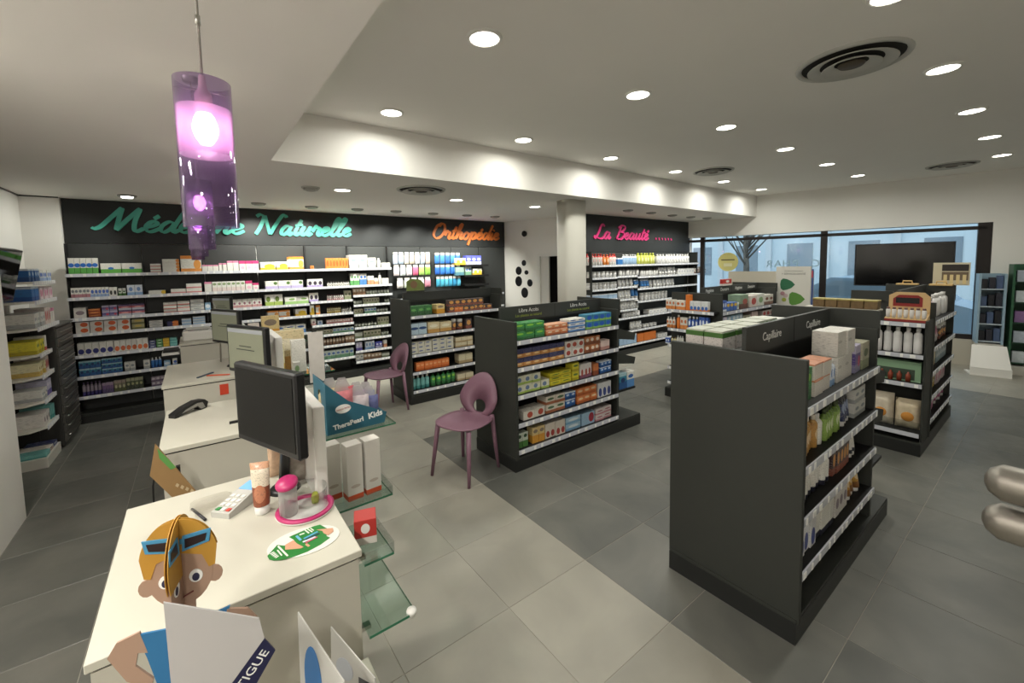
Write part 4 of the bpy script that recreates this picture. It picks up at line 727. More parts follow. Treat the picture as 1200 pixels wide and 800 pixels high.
('close-set fifth bay, back wall', 'fourth shelf', 'Y', 6.87, 0.795, 2.38, 2.571, 0.132, 4, 1, 'oli', 'grey-green box', 'box', 0.053, 1),
('close-set fifth bay, back wall', 'fifth shelf', 'Y', 6.87, 0.611, 2.0, 2.123, 0.127, 2, 1, 'wgd', 'white and green box', 'box', 0.068, 1),
('close-set fifth bay, back wall', 'fifth shelf', 'Y', 6.87, 0.611, 2.139, 2.424, 0.115, 5, 1, 'oli', 'grey-green box', 'box', 0.063, 1),
('close-set fifth bay, back wall', 'fifth shelf', 'Y', 6.87, 0.611, 2.439, 2.563, 0.091, 3, 1, 'wgd', 'tiny white bottle with dark cap', 'bottle', 0.046, 1),
('close-set fifth bay, back wall', 'sixth shelf', 'Y', 6.87, 0.412, 2.015, 2.109, 0.136, 2, 1, 'vio', 'white and violet box', 'box', 0.052, 1),
('close-set fifth bay, back wall', 'sixth shelf', 'Y', 6.87, 0.412, 2.159, 2.312, 0.135, 3, 1, 'wlb', 'pale blue box', 'box', 0.056, 1),
('close-set fifth bay, back wall', 'sixth shelf', 'Y', 6.87, 0.412, 2.332, 2.443, 0.107, 2, 1, 'vib', 'violet box', 'box', 0.061, 1),
('close-set fifth bay, back wall', 'sixth shelf', 'Y', 6.87, 0.412, 2.464, 2.522, 0.12, 1, 1, 'wos', 'peach box', 'box', 0.065, 1),
('close-set fifth bay, back wall', 'lowest shelf', 'Y', 6.87, 0.242, 2.003, 2.122, 0.115, 2, 1, 'wgrey', 'pale grey box', 'box', 0.065, 1),
('close-set fifth bay, back wall', 'lowest shelf', 'Y', 6.87, 0.242, 2.126, 2.241, 0.106, 2, 1, 'tan', 'tan box', 'box', 0.063, 1),
('close-set fifth bay, back wall', 'lowest shelf', 'Y', 6.87, 0.242, 2.248, 2.423, 0.094, 3, 1, 'tan', 'brown box', 'box', 0.064, 1),
('close-set fifth bay, back wall', 'lowest shelf', 'Y', 6.87, 0.242, 2.43, 2.555, 0.092, 2, 1, 'wgd', 'white and green box', 'box', 0.069, 1),
('back wall', 'short upper shelf', 'Y', 6.87, 1.767, 3.874, 4.105, 0.128, 2, 1, 'wy', 'white and yellow box', 'box', 0.127, 1),
('back wall', 'short upper shelf', 'Y', 6.87, 1.767, 4.116, 4.459, 0.173, 3, 1, 'vib', 'blue-violet box', 'box', 0.125, 1),
('back wall', 'short lower shelf', 'Y', 6.87, 1.571, 3.88, 4.065, 0.152, 2, 1, 'grb', 'grey-green box', 'box', 0.102, 1),
('back wall', 'short lower shelf', 'Y', 6.87, 1.571, 4.092, 4.228, 0.164, 2, 1, 'gbw', 'pale green box', 'box', 0.075, 1),
('back wall', 'short lower shelf', 'Y', 6.87, 1.571, 4.254, 4.465, 0.121, 2, 1, 'wy', 'cream and yellow box', 'box', 0.116, 1),
('gondola behind near chair', 'top shelf', 'Y', 2.775, 1.121, 2.117, 2.455, 0.142, 3, 2, 'green', 'bright green box', 'box', 0.124, 1),
('gondola behind near chair', 'top shelf', 'Y', 2.775, 1.121, 2.469, 2.741, 0.097, 3, 2, 'salm', 'salmon-orange box', 'box', 0.1, 1),
('gondola behind near chair', 'top shelf', 'Y', 2.775, 1.121, 2.751, 2.979, 0.117, 2, 3, 'wbl', 'flat white and blue box', 'box', 0.125, 1),
('gondola behind near chair', 'top shelf', 'Y', 2.775, 1.121, 2.987, 3.359, 0.141, 4, 2, 'bgp', 'blue and green patterned box', 'box', 0.102, 1),
('gondola behind near chair', 'second shelf', 'Y', 2.775, 0.889, 2.118, 2.694, 0.153, 6, 2, 'nor', 'navy and amber box', 'box', 0.106, 1),
('gondola behind near chair', 'second shelf', 'Y', 2.775, 0.889, 2.704, 2.961, 0.147, 3, 2, 'wrb', 'white box with red disc', 'box', 0.094, 1),
('gondola behind near chair', 'second shelf', 'Y', 2.775, 0.889, 2.966, 3.185, 0.158, 3, 2, 'bro', 'brown box', 'box', 0.08, 1),
('gondola behind near chair', 'second shelf', 'Y', 2.775, 0.889, 3.197, 3.337, 0.096, 2, 1, 'pkw', 'pale pink box', 'box', 0.077, 1),
('gondola behind near chair', 'third shelf', 'Y', 2.775, 0.652, 2.124, 2.397, 0.157, 3, 2, 'crg', 'cream and green box', 'box', 0.1, 1),
('gondola behind near chair', 'third shelf', 'Y', 2.775, 0.652, 2.403, 2.502, 0.079, 1, 1, 'crg', 'lone cream and green box', 'box', 0.109, 1),
('gondola behind near chair', 'third shelf', 'Y', 2.775, 0.652, 2.512, 2.786, 0.115, 2, 3, 'yelb', 'flat yellow box', 'box', 0.151, 1),
('gondola behind near chair', 'third shelf', 'Y', 2.775, 0.652, 2.794, 2.885, 0.169, 1, 2, 'yelb', 'tall yellow box', 'box', 0.1, 1),
('gondola behind near chair', 'third shelf', 'Y', 2.775, 0.652, 2.895, 3.068, 0.139, 3, 1, 'wpu', 'tall white and plum box', 'box', 0.064, 1),
('gondola behind near chair', 'third shelf', 'Y', 2.775, 0.652, 3.084, 3.161, 0.116, 1, 1, 'orb', 'orange-brown box', 'box', 0.084, 1),
('gondola behind near chair', 'third shelf', 'Y', 2.775, 0.652, 3.184, 3.358, 0.12, 3, 2, 'blub', 'blue box', 'box', 0.064, 1),
('gondola behind near chair', 'fourth shelf', 'Y', 2.775, 0.41, 2.194, 2.45, 0.078, 2, 1, 'wrc', 'white box with red circle', 'box', 0.14, 1),
('gondola behind near chair', 'fourth shelf', 'Y', 2.775, 0.41, 2.457, 2.694, 0.155, 2, 2, 'wmu', 'white and rust box', 'box', 0.13, 1),
('gondola behind near chair', 'fourth shelf', 'Y', 2.775, 0.41, 2.704, 2.84, 0.142, 2, 2, 'blub', 'small blue box', 'box', 0.075, 1),
('gondola behind near chair', 'fourth shelf', 'Y', 2.775, 0.41, 2.855, 3.137, 0.145, 3, 2, 'orn', 'orange box', 'box', 0.103, 1),
('gondola behind near chair', 'fourth shelf', 'Y', 2.775, 0.41, 3.151, 3.357, 0.147, 3, 1, 'wnb', 'white box with navy mark', 'box', 0.076, 1),
('gondola behind near chair', 'fifth shelf', 'Y', 2.775, 0.177, 2.121, 2.246, 0.13, 2, 1, 'gwh', 'green and white box', 'box', 0.068, 1),
('gondola behind near chair', 'fifth shelf', 'Y', 2.775, 0.177, 2.293, 2.438, 0.143, 2, 1, 'yor', 'cream and amber box', 'box', 0.08, 1),
('gondola behind near chair', 'fifth shelf', 'Y', 2.775, 0.177, 2.447, 2.694, 0.136, 4, 1, 'wrd', 'white box with red mark', 'box', 0.068, 1),
('gondola behind near chair', 'fifth shelf', 'Y', 2.775, 0.177, 2.706, 2.906, 0.125, 1, 2, 'lbl', 'large pale blue box', 'box', 0.16, 1),
('gondola behind near chair', 'fifth shelf', 'Y', 2.775, 0.177, 2.914, 3.104, 0.118, 1, 1, 'lbr', 'pale blue box with red triangle', 'box', 0.16, 1),
('gondola behind near chair', 'fifth shelf', 'Y', 2.775, 0.177, 3.113, 3.362, 0.121, 2, 2, 'wpi', 'white and pink box', 'box', 0.137, 1),
('gondola beside far chair', 'top shelf', 'Y', 4.995, 1.129, 2.143, 2.459, 0.125, 3, 1, 'gmed', 'dark green box', 'box', 0.116, 1),
('gondola beside far chair', 'top shelf', 'Y', 4.995, 1.129, 2.516, 2.642, 0.123, 1, 1, 'yor', 'cream and amber box', 'box', 0.139, 1),
('gondola beside far chair', 'top shelf', 'Y', 4.995, 1.129, 2.724, 2.916, 0.067, 3, 1, 'ory', 'orange box', 'box', 0.07, 1),
('gondola beside far chair', 'top shelf', 'Y', 4.995, 1.129, 2.698, 3.264, 0.169, 6, 2, 'drk', 'dark patterned box', 'box', 0.08, 1),
('gondola beside far chair', 'top shelf', 'Y', 4.995, 1.129, 2.924, 3.405, 0.072, 5, 1, 'drk', 'dark red box', 'box', 0.106, 1),
('gondola beside far chair', 'second shelf', 'Y', 4.995, 0.884, 2.143, 2.374, 0.149, 2, 1, 'lbd', 'pale blue box with dark stripe', 'box', 0.127, 1),
('gondola beside far chair', 'second shelf', 'Y', 4.995, 0.884, 2.384, 2.557, 0.143, 1, 1, 'cro', 'cream and orange box', 'box', 0.16, 1),
('gondola beside far chair', 'second shelf', 'Y', 4.995, 0.884, 2.562, 2.742, 0.132, 1, 1, 'cro', 'cream and amber box', 'box', 0.16, 1),
('gondola beside far chair', 'second shelf', 'Y', 4.995, 0.884, 2.753, 2.822, 0.152, 1, 1, 'drk', 'dark jar', 'jar', 0.076, 1),
('gondola beside far chair', 'second shelf', 'Y', 4.995, 0.884, 2.832, 2.929, 0.143, 1, 1, 'drk', 'dark brown jar', 'jar', 0.107, 1),
('gondola beside far chair', 'second shelf', 'Y', 4.995, 0.884, 2.962, 3.057, 0.138, 1, 1, 'drk', 'dark box', 'box', 0.104, 1),
('gondola beside far chair', 'third shelf', 'Y', 4.995, 0.64, 2.14, 2.434, 0.15, 3, 3, 'crb', 'white box with blue print', 'box', 0.108, 1),
('gondola beside far chair', 'third shelf', 'Y', 4.995, 0.64, 2.441, 2.76, 0.165, 3, 3, 'crb', 'cream box with blue print', 'box', 0.117, 1),
('gondola beside far chair', 'third shelf', 'Y', 4.995, 0.64, 2.787, 3.066, 0.135, 3, 2, 'cre', 'cream box', 'box', 0.102, 1),
('gondola beside far chair', 'fourth shelf', 'Y', 4.995, 0.408, 2.203, 2.687, 0.111, 8, 1, 'ory', 'orange box', 'box', 0.066, 1),
('gondola beside far chair', 'fourth shelf', 'Y', 4.995, 0.408, 2.833, 3.059, 0.129, 2, 1, 'cre', 'cream box', 'box', 0.124, 1),
('gondola beside far chair', 'fifth shelf', 'Y', 4.995, 0.17, 2.143, 2.397, 0.178, 4, 1, 'tea', 'teal bottle', 'bottle', 0.07, 1),
('gondola beside far chair', 'fifth shelf', 'Y', 4.995, 0.17, 2.412, 2.793, 0.161, 5, 1, 'green', 'green bottle', 'bottle', 0.084, 1),
('gondola beside far chair', 'fifth shelf', 'Y', 4.995, 0.17, 2.803, 3.063, 0.091, 2, 1, 'cre', 'cream box', 'box', 0.143, 1),
('nearest gondola', 'top shelf', 'Y', 0.71, 1.095, 2.25, 2.33, 0.16, 1, 1, 'green', 'green box', 'box', 0.088, 1),
('nearest gondola', 'top shelf', 'Y', 0.71, 1.095, 2.36, 2.6, 0.16, 2, 2, 'wol', 'white box with orange lid', 'box', 0.1, 1),
('nearest gondola', 'top shelf', 'Y', 0.71, 1.095, 2.61, 2.69, 0.14, 2, 1, 'wlb', 'small white and blue bottle', 'bottle', 0.044, 1),
('nearest gondola', 'top shelf', 'Y', 0.71, 1.095, 2.72, 2.98, 0.275, 2, 2, 'wgr2', 'tall white and grey box', 'box', 0.12, 1),
('nearest gondola', 'top shelf', 'Y', 0.71, 1.095, 3.02, 3.13, 0.165, 1, 1, 'pur', 'purple box', 'box', 0.121, 1),
('nearest gondola', 'top shelf', 'Y', 0.71, 1.095, 3.15, 3.3, 0.165, 1, 1, 'oli', 'grey-green box', 'box', 0.16, 1),
('nearest gondola', 'second shelf', 'Y', 0.71, 0.82, 2.15, 2.21, 0.165, 1, 1, 'w', 'white bottle', 'bottle', 0.066, 1),
('nearest gondola', 'second shelf', 'Y', 0.71, 0.82, 2.22, 2.46, 0.17, 5, 1, 'amber', 'amber bottle', 'bottle', 0.053, 1),
('nearest gondola', 'second shelf', 'Y', 0.71, 0.82, 2.47, 2.53, 0.16, 1, 1, 'w', 'slim white bottle', 'bottle', 0.066, 1),
('nearest gondola', 'second shelf', 'Y', 0.71, 0.82, 2.55, 2.81, 0.17, 6, 1, 'lime', 'green bottle', 'bottle', 0.048, 1),
('nearest gondola', 'second shelf', 'Y', 0.71, 0.82, 2.84, 3.02, 0.17, 3, 1, 'nvb', 'navy tube', 'tube', 0.066, 1),
('nearest gondola', 'second shelf', 'Y', 0.71, 0.82, 3.05, 3.27, 0.17, 2, 2, 'wgrey', 'pale grey box', 'box', 0.121, 1),
('nearest gondola', 'third shelf', 'Y', 0.71, 0.58, 2.15, 2.66, 0.16, 9, 1, 'wbk', 'white bottle with grey print', 'bottle', 0.062, 1),
('nearest gondola', 'third shelf', 'Y', 0.71, 0.58, 2.7, 2.98, 0.14, 5, 1, 'drk', 'dark red box', 'box', 0.062, 1),
('nearest gondola', 'third shelf', 'Y', 0.71, 0.58, 3.03, 3.14, 0.14, 2, 1, 'wbk', 'white tube', 'tube', 0.061, 1),
('nearest gondola', 'fourth shelf', 'Y', 0.71, 0.32, 2.15, 2.45, 0.15, 4, 1, 'wnb', 'white box with navy base', 'box', 0.083, 1),
('nearest gondola', 'fourth shelf', 'Y', 0.71, 0.32, 2.47, 2.72, 0.16, 4, 1, 'wbk', 'tall white carton', 'box', 0.069, 1),
('nearest gondola', 'fourth shelf', 'Y', 0.71, 0.32, 2.76, 2.98, 0.15, 3, 1, 'mot', 'mottled brown box', 'box', 0.081, 1),
('nearest gondola', 'fourth shelf', 'Y', 0.71, 0.32, 3.01, 3.25, 0.15, 3, 1, 'amber2', 'amber pouch pack', 'tube', 0.088, 1),
('gondola below the television', 'top shelf', 'Y', 0.75, 1.165, 5.36, 5.8, 0.2, 6, 1, 'pkb', 'white and pink bottle', 'bottle', 0.081, 1),
('gondola below the television', 'top shelf', 'Y', 0.75, 1.165, 5.85, 6.5, 0.22, 8, 1, 'whb', 'tall white bottle', 'bottle', 0.089, 1),
('gondola below the television', 'second shelf', 'Y', 0.75, 0.92, 5.36, 5.95, 0.2, 8, 1, 'pkb', 'pink and white tube', 'tube', 0.081, 1),
('gondola below the television', 'second shelf', 'Y', 0.75, 0.92, 6.0, 6.5, 0.15, 5, 1, 'drk', 'dark jar', 'jar', 0.11, 1),
('gondola below the television', 'third shelf', 'Y', 0.75, 0.69, 5.36, 5.85, 0.17, 6, 1, 'cre', 'cream box', 'box', 0.09, 1),
('gondola below the television', 'third shelf', 'Y', 0.75, 0.69, 5.9, 6.5, 0.19, 6, 1, 'pale', 'pale blue box', 'box', 0.11, 1),
('gondola below the television', 'fourth shelf', 'Y', 0.75, 0.46, 5.36, 5.9, 0.17, 8, 1, 'ylw', 'cream bottle', 'bottle', 0.074, 1),
('gondola below the television', 'fourth shelf', 'Y', 0.75, 0.46, 5.95, 6.5, 0.17, 6, 1, 'pkb', 'white and pink box', 'box', 0.101, 1),
('gondola below the television', 'fifth shelf', 'Y', 0.75, 0.24, 5.36, 5.9, 0.18, 7, 1, 'rose', 'rose pink box', 'box', 0.085, 1),
('gondola below the television', 'fifth shelf', 'Y', 0.75, 0.24, 5.95, 6.5, 0.18, 8, 1, 'rose', 'pink tube', 'tube', 0.076, 1),
('end face, gondola below television', 'middle shelf', 'X', 5.06, 0.9, 1.285, 0.735, 0.235, 8, 1, 'whb', 'large white bottle', 'bottle', 0.076, 1),
('end face, gondola before beauty wall', 'top shelf', 'X', 4.885, 1.146, 3.145, 3.018, 0.124, 3, 1, 'owh', 'white and orange carton', 'box', 0.047, 1),
('end face, gondola before beauty wall', 'top shelf', 'X', 4.885, 1.146, 3.007, 2.877, 0.119, 2, 1, 'owh', 'orange and white carton', 'box', 0.072, 1),
('end face, gondola before beauty wall', 'top shelf', 'X', 4.885, 1.146, 2.873, 2.815, 0.198, 1, 1, 'orf', 'bright orange box', 'box', 0.064, 1),
('end face, gondola before beauty wall', 'top shelf', 'X', 4.885, 1.146, 2.812, 2.583, 0.12, 5, 1, 'obw', 'white, blue and orange box', 'box', 0.05, 1),
('end face, gondola before beauty wall', 'middle shelf', 'X', 4.885, 0.901, 3.143, 3.016, 0.142, 3, 1, 'owh', 'white and orange bottle', 'bottle', 0.047, 1),
('end face, gondola before beauty wall', 'middle shelf', 'X', 4.885, 0.901, 3.001, 2.948, 0.178, 1, 1, 'orf', 'orange bottle', 'bottle', 0.059, 1),
('end face, gondola before beauty wall', 'middle shelf', 'X', 4.885, 0.901, 2.944, 2.847, 0.153, 2, 1, 'owh', 'orange and white box', 'box', 0.053, 1),
('end face, gondola before beauty wall', 'middle shelf', 'X', 4.885, 0.901, 2.839, 2.708, 0.172, 3, 1, 'blb', 'blue bottle', 'bottle', 0.048, 1),
('end face, gondola before beauty wall', 'middle shelf', 'X', 4.885, 0.901, 2.698, 2.576, 0.176, 3, 1, 'blb', 'blue and white box', 'box', 0.045, 1),
('end face, gondola before beauty wall', 'low shelf', 'X', 4.885, 0.689, 3.149, 3.087, 0.075, 2, 1, 'blb', 'blue and white box', 'box', 0.035, 1),
('end face, gondola before beauty wall', 'low shelf', 'X', 4.885, 0.689, 3.072, 3.002, 0.094, 2, 1, 'ylw', 'cream and yellow bottle', 'bottle', 0.038, 1),
('end face, gondola before beauty wall', 'low shelf', 'X', 4.885, 0.689, 2.995, 2.897, 0.122, 3, 1, 'w', 'white bottle', 'bottle', 0.036, 1),
('gondola before beauty wall', 'top shelf', 'Y', 2.51, 1.132, 4.925, 5.01, 0.179, 1, 1, 'wlb', 'tall white and blue box', 'box', 0.094, 1),
('gondola before beauty wall', 'top shelf', 'Y', 2.51, 1.132, 5.016, 5.123, 0.135, 2, 1, 'blb', 'blue and white box', 'box', 0.058, 1),
('gondola before beauty wall', 'top shelf', 'Y', 2.51, 1.132, 5.133, 5.41, 0.102, 3, 1, 'bly', 'blue and yellow box', 'box', 0.102, 1),
('gondola before beauty wall', 'top shelf', 'Y', 2.51, 1.132, 5.428, 5.485, 0.092, 1, 1, 'wgn', 'slim white box', 'box', 0.063, 1),
('gondola before beauty wall', 'top shelf', 'Y', 2.51, 1.132, 5.499, 5.747, 0.183, 1, 1, 'gbr', 'green and brown box', 'box', 0.16, 1),
('gondola before beauty wall', 'top shelf', 'Y', 2.51, 1.132, 5.818, 6.017, 0.153, 1, 1, 'rdw', 'white and red box', 'box', 0.16, 1),
('gondola before beauty wall', 'top shelf', 'Y', 2.51, 1.132, 6.032, 6.262, 0.166, 1, 1, 'wgn', 'white and green box', 'box', 0.16, 1),
('gondola before beauty wall', 'top shelf', 'Y', 2.51, 1.132, 6.311, 6.599, 0.138, 2, 1, 'wbn', 'white and brown box', 'box', 0.158, 1),
('gondola before beauty wall', 'second shelf', 'Y', 2.51, 0.969, 4.953, 5.141, 0.104, 2, 1, 'vio', 'white and violet box', 'box', 0.104, 1),
('gondola before beauty wall', 'second shelf', 'Y', 2.51, 0.969, 5.16, 5.59, 0.107, 4, 1, 'lbl', 'pale blue box', 'box', 0.118, 1),
('gondola before beauty wall', 'second shelf', 'Y', 2.51, 0.969, 5.618, 5.843, 0.064, 2, 1, 'oli', 'grey-green box', 'box', 0.124, 1),
('gondola before beauty wall', 'second shelf', 'Y', 2.51, 0.969, 5.866, 6.08, 0.106, 1, 1, 'pkw', 'pale pink box', 'box', 0.16, 1),
('gondola before beauty wall', 'second shelf', 'Y', 2.51, 0.969, 6.253, 6.609, 0.085, 3, 1, 'rdw', 'white and red box', 'box', 0.131, 1),
('beauty wall', 'top shelf', 'Y', 5.01, 1.714, 5.426, 5.852, 0.204, 6, 1, 'wcr', 'white bottle with red cap', 'bottle', 0.078, 1),
('beauty wall', 'top shelf', 'Y', 5.01, 1.714, 5.861, 6.024, 0.193, 2, 1, 'orw', 'orange bottle', 'bottle', 0.09, 1),
('beauty wall', 'top shelf', 'Y', 5.01, 1.714, 6.034, 6.233, 0.203, 3, 1, 'wcr', 'slim white bottle with red cap', 'bottle', 0.073, 1),
('beauty wall', 'top shelf', 'Y', 5.01, 1.714, 6.25, 6.391, 0.126, 2, 1, 'ibl', 'blue box', 'box', 0.077, 1),
('beauty wall', 'top shelf', 'Y', 5.01, 1.714, 6.411, 6.84, 0.191, 6, 1, 'lbb', 'pale blue bottle', 'bottle', 0.079, 1),
('beauty wall', 'top shelf', 'Y', 5.01, 1.714, 6.864, 7.446, 0.219, 6, 1, 'ygb', 'yellow-green bottle', 'bottle', 0.107, 1),
('beauty wall', 'top shelf', 'Y', 5.01, 1.714, 7.507, 8.715, 0.194, 12, 1, 'wht', 'white bottle', 'bottle', 0.111, 1),
('beauty wall', 'second shelf, first bay', 'Y', 5.01, 1.494, 5.472, 6.255, 0.106, 7, 1, 'wht', 'white jar', 'jar', 0.123, 1),
('beauty wall', 'third shelf, first bay', 'Y', 5.01, 1.287, 5.446, 6.254, 0.118, 8, 1, 'wht', 'white jar', 'jar', 0.111, 1),
('beauty wall', 'fourth shelf, first bay', 'Y', 5.01, 1.102, 5.469, 6.227, 0.091, 6, 1, 'lbb', 'pale blue box', 'box', 0.139, 1),
('beauty wall', 'second shelf, second bay', 'Y', 5.01, 1.504, 6.296, 6.911, 0.145, 6, 1, 'wdk', 'white bottle with dark cap', 'bottle', 0.113, 1),
('beauty wall', 'third shelf, second bay', 'Y', 5.01, 1.303, 6.284, 6.741, 0.143, 4, 1, 'wht', 'white tube', 'tube', 0.126, 1),
('beauty wall', 'third shelf, second bay', 'Y', 5.01, 1.303, 6.757, 6.912, 0.113, 2, 1, 'ibl', 'blue tube', 'tube', 0.085, 1),
('beauty wall', 'fourth shelf, second bay', 'Y', 5.01, 1.069, 6.296, 6.658, 0.166, 4, 1, 'wht', 'white tube', 'tube', 0.099, 1),
('beauty wall', 'fourth shelf, second bay', 'Y', 5.01, 1.069, 6.673, 6.913, 0.191, 2, 1, 'ibl', 'blue tube', 'tube', 0.132, 1),
('beauty wall', 'fifth shelf, second bay', 'Y', 5.01, 0.867, 6.264, 6.915, 0.153, 7, 1, 'wht', 'white jar', 'jar', 0.102, 1),
('beauty wall', 'second shelf, third bay', 'Y', 5.01, 1.477, 6.957, 7.537, 0.158, 7, 1, 'wdk', 'white bottle with dark cap', 'bottle', 0.091, 1),
('beauty wall', 'second shelf, third bay', 'Y', 5.01, 1.477, 7.572, 8.187, 0.164, 6, 1, 'wht', 'white tube', 'tube', 0.113, 1),
('beauty wall', 'second shelf, third bay', 'Y', 5.01, 1.477, 8.235, 8.885, 0.123, 6, 1, 'wht', 'white box', 'box', 0.119, 1),
('beauty wall', 'second shelf, third bay', 'Y', 5.01, 1.477, 8.917, 9.432, 0.15, 5, 1, 'wbn', 'white and brown bottle', 'bottle', 0.113, 1),
('beauty wall', 'third shelf, third bay', 'Y', 5.01, 1.247, 6.959, 7.237, 0.169, 3, 1, 'ibl', 'blue tube', 'tube', 0.102, 1),
('beauty wall', 'third shelf, third bay', 'Y', 5.01, 1.247, 7.266, 8.155, 0.147, 8, 1, 'wht', 'white tube', 'tube', 0.122, 1),
('beauty wall', 'fourth shelf, third bay', 'Y', 5.01, 0.999, 6.96, 7.905, 0.149, 8, 1, 'wht', 'white jar', 'jar', 0.13, 1),
('beauty wall', 'sixth shelf, second bay', 'Y', 5.01, 0.713, 6.411, 6.943, 0.098, 6, 1, 'wht', 'white jar', 'jar', 0.097, 1),
('beauty wall', 'sixth shelf, second bay', 'Y', 5.01, 0.713, 7.21, 7.841, 0.083, 5, 1, 'wht', 'white box', 'box', 0.139, 1),
('beauty wall', 'seventh shelf, second bay', 'Y', 5.01, 0.452, 6.659, 7.005, 0.15, 4, 1, 'wht', 'white tube', 'tube', 0.095, 1),
('beauty wall', 'seventh shelf, second bay', 'Y', 5.01, 0.452, 7.033, 7.522, 0.07, 4, 1, 'wht', 'white jar', 'jar', 0.134, 1),
('beauty wall', 'lowest shelf, second bay', 'Y', 5.01, 0.19, 6.296, 6.812, 0.185, 5, 1, 'lbb', 'pale blue box', 'box', 0.114, 1),
('beauty wall', 'lowest shelf, second bay', 'Y', 5.01, 0.19, 6.837, 7.462, 0.163, 3, 1, 'orf', 'orange box', 'box', 0.16, 1),
('beauty wall', 'lowest shelf, second bay', 'Y', 5.01, 0.19, 7.525, 7.864, 0.081, 3, 1, 'wht', 'white box', 'box', 0.124, 1)]
# ================================================================ goods on the shelves
MESHC = {}
CAPW = mat('white_cap', 'dcdad6', .35)
CAPC = {'wcr': 'b8382f', 'wdk': '3c3836', 'wks': '4a4440', 'amber': 'd8cfc0', 'lime': '3f4a2c', 'green': '2f6a38', 'wgd': '3c3e38', 'ygb': 'b8bc48', 'orw': 'c85a30', 'tea': 'e0e0dc', 'mau': '5a4a68', 'blb': 'e8eaee', 'orf': 'e8e0d8', 'tan': '6a4c38', 'ylw': '8a6c30', 'wpk': '7a4450'}
def goods_mesh(kind, w, d, h, key):
    k = (kind, round(w, 3), round(d, 3), round(h, 3), key)
    if k in MESHC: return MESHC[k]
    pm = print_mat(key, STYLES[key], 'box' if kind == 'box' else 'round'); cap = None
    if kind == 'box': body = MB().box(-w/2, w/2, 0, d, 0, h, bev=.0015).mesh('carton', pm)
    else:
        r = min(w, .09)/2*.96; c = (0, r, 0); n = 12
        cm = mat('cap_'+CAPC[key], CAPC[key], .4) if key in CAPC else CAPW
        if kind == 'bottle':
            body = MB().lathe([(r*.9, 0), (r, .006), (r, h*.70), (r*.82, h*.78), (r*.42, h*.83), (r*.42, h*.86)], n, c).mesh('body', pm)
            cap = MB().lathe([(r*.5, h*.845), (r*.5, h*.985), (r*.42, h)], n, c).mesh('cap', cm)
        elif kind == 'jar':
            body = MB().lathe([(r*.92, 0), (r, .005), (r, h*.7), (r*.9, h*.74)], n, c).mesh('body', pm)
            cap = MB().lathe([(r*.98, h*.74), (r*.98, h*.98), (r*.9, h)], n, c).mesh('cap', cm)
        else:   # tube standing on its cap
            V = []; F = []; n = 12; prof = [(r, 1., h*.18), (r, .92, h*.3), (r*1.02, .6, h*.7), (r*1.04, .12, h)]
            for rr, sq, z in prof:
                for q in range(n):
                    a = 2*math.pi*q/n; V.append((rr*math.cos(a), r+rr*math.sin(a)*sq, z))
            for i in range(3):
                for q in range(n): F.append((i*n+q, i*n+(q+1) % n, (i+1)*n+(q+1) % n, (i+1)*n+q))
            F.append(tuple(range(n))[::-1]); F.append(tuple(3*n+q for q in range(n)))
            body = MB().add(V, F, 0, True).mesh('body', pm)
            cap = MB().lathe([(r*.8, 0), (r*.85, .004), (r*.85, h*.18)], n, c).mesh('cap', cm)
    MESHC[k] = (body, cap)
    return MESHC[k]
NUMW = ['', 'one', 'two', 'three', 'four', 'five', 'six', 'seven', 'eight', 'nine', 'ten', 'eleven', 'twelve']
NTHF = ['', 'first', 'second', 'third', 'fourth', 'fifth', 'sixth', 'seventh', 'eighth', 'ninth', 'tenth', 'eleventh', 'twelfth']
def plural(d):
    for a in ('bottle', 'tube', 'jar', 'bag', 'pack', 'carton', 'box'):
        p = d.split(' ')
        if a in p:
            p[p.index(a)] = a+('es' if a == 'box' else 's'); return ' '.join(p)
    return d+'s'
def goods_label(desc, shelf, unit, i, n, j, m):
    s = '' if m == 1 else (('lower ', 'upper ') if m == 2 else ('bottom ', 'middle ', 'top ') if m == 3 else ('bottom ', 'second lowest ', 'second highest ', 'top '))[j]
    if n == 1: head = f'{s}{desc}' if m == 1 else f'{s}{desc} of its pile'
    elif n == 2: head = f'{s}{("left", "right")[i]} one of two {plural(desc)}'
    else: head = f'{s}{"leftmost" if i == 0 else "rightmost" if i == n-1 else NTHF[i+1]} of {NUMW[n]} {plural(desc)}'
    full = f'{head}, {shelf}, {unit}'
    if len(full.replace(',', '').split()) > 16: full = full.replace(' one of two', ' of two').replace(' of its pile', '')
    return full
NAMES = {'box': 'medicine_box', 'bottle': 'product_bottle', 'tube': 'product_tube', 'jar': 'product_jar'}
CATS = {'box': 'box', 'bottle': 'bottle', 'tube': 'tube', 'jar': 'jar'}
BOXN = {'beauty wall': 'cosmetic_box', 'gondola behind near chair': 'remedy_box', 'gondola beside far chair': 'herbal_box', 'nearest gondola': 'hair_care_box'}
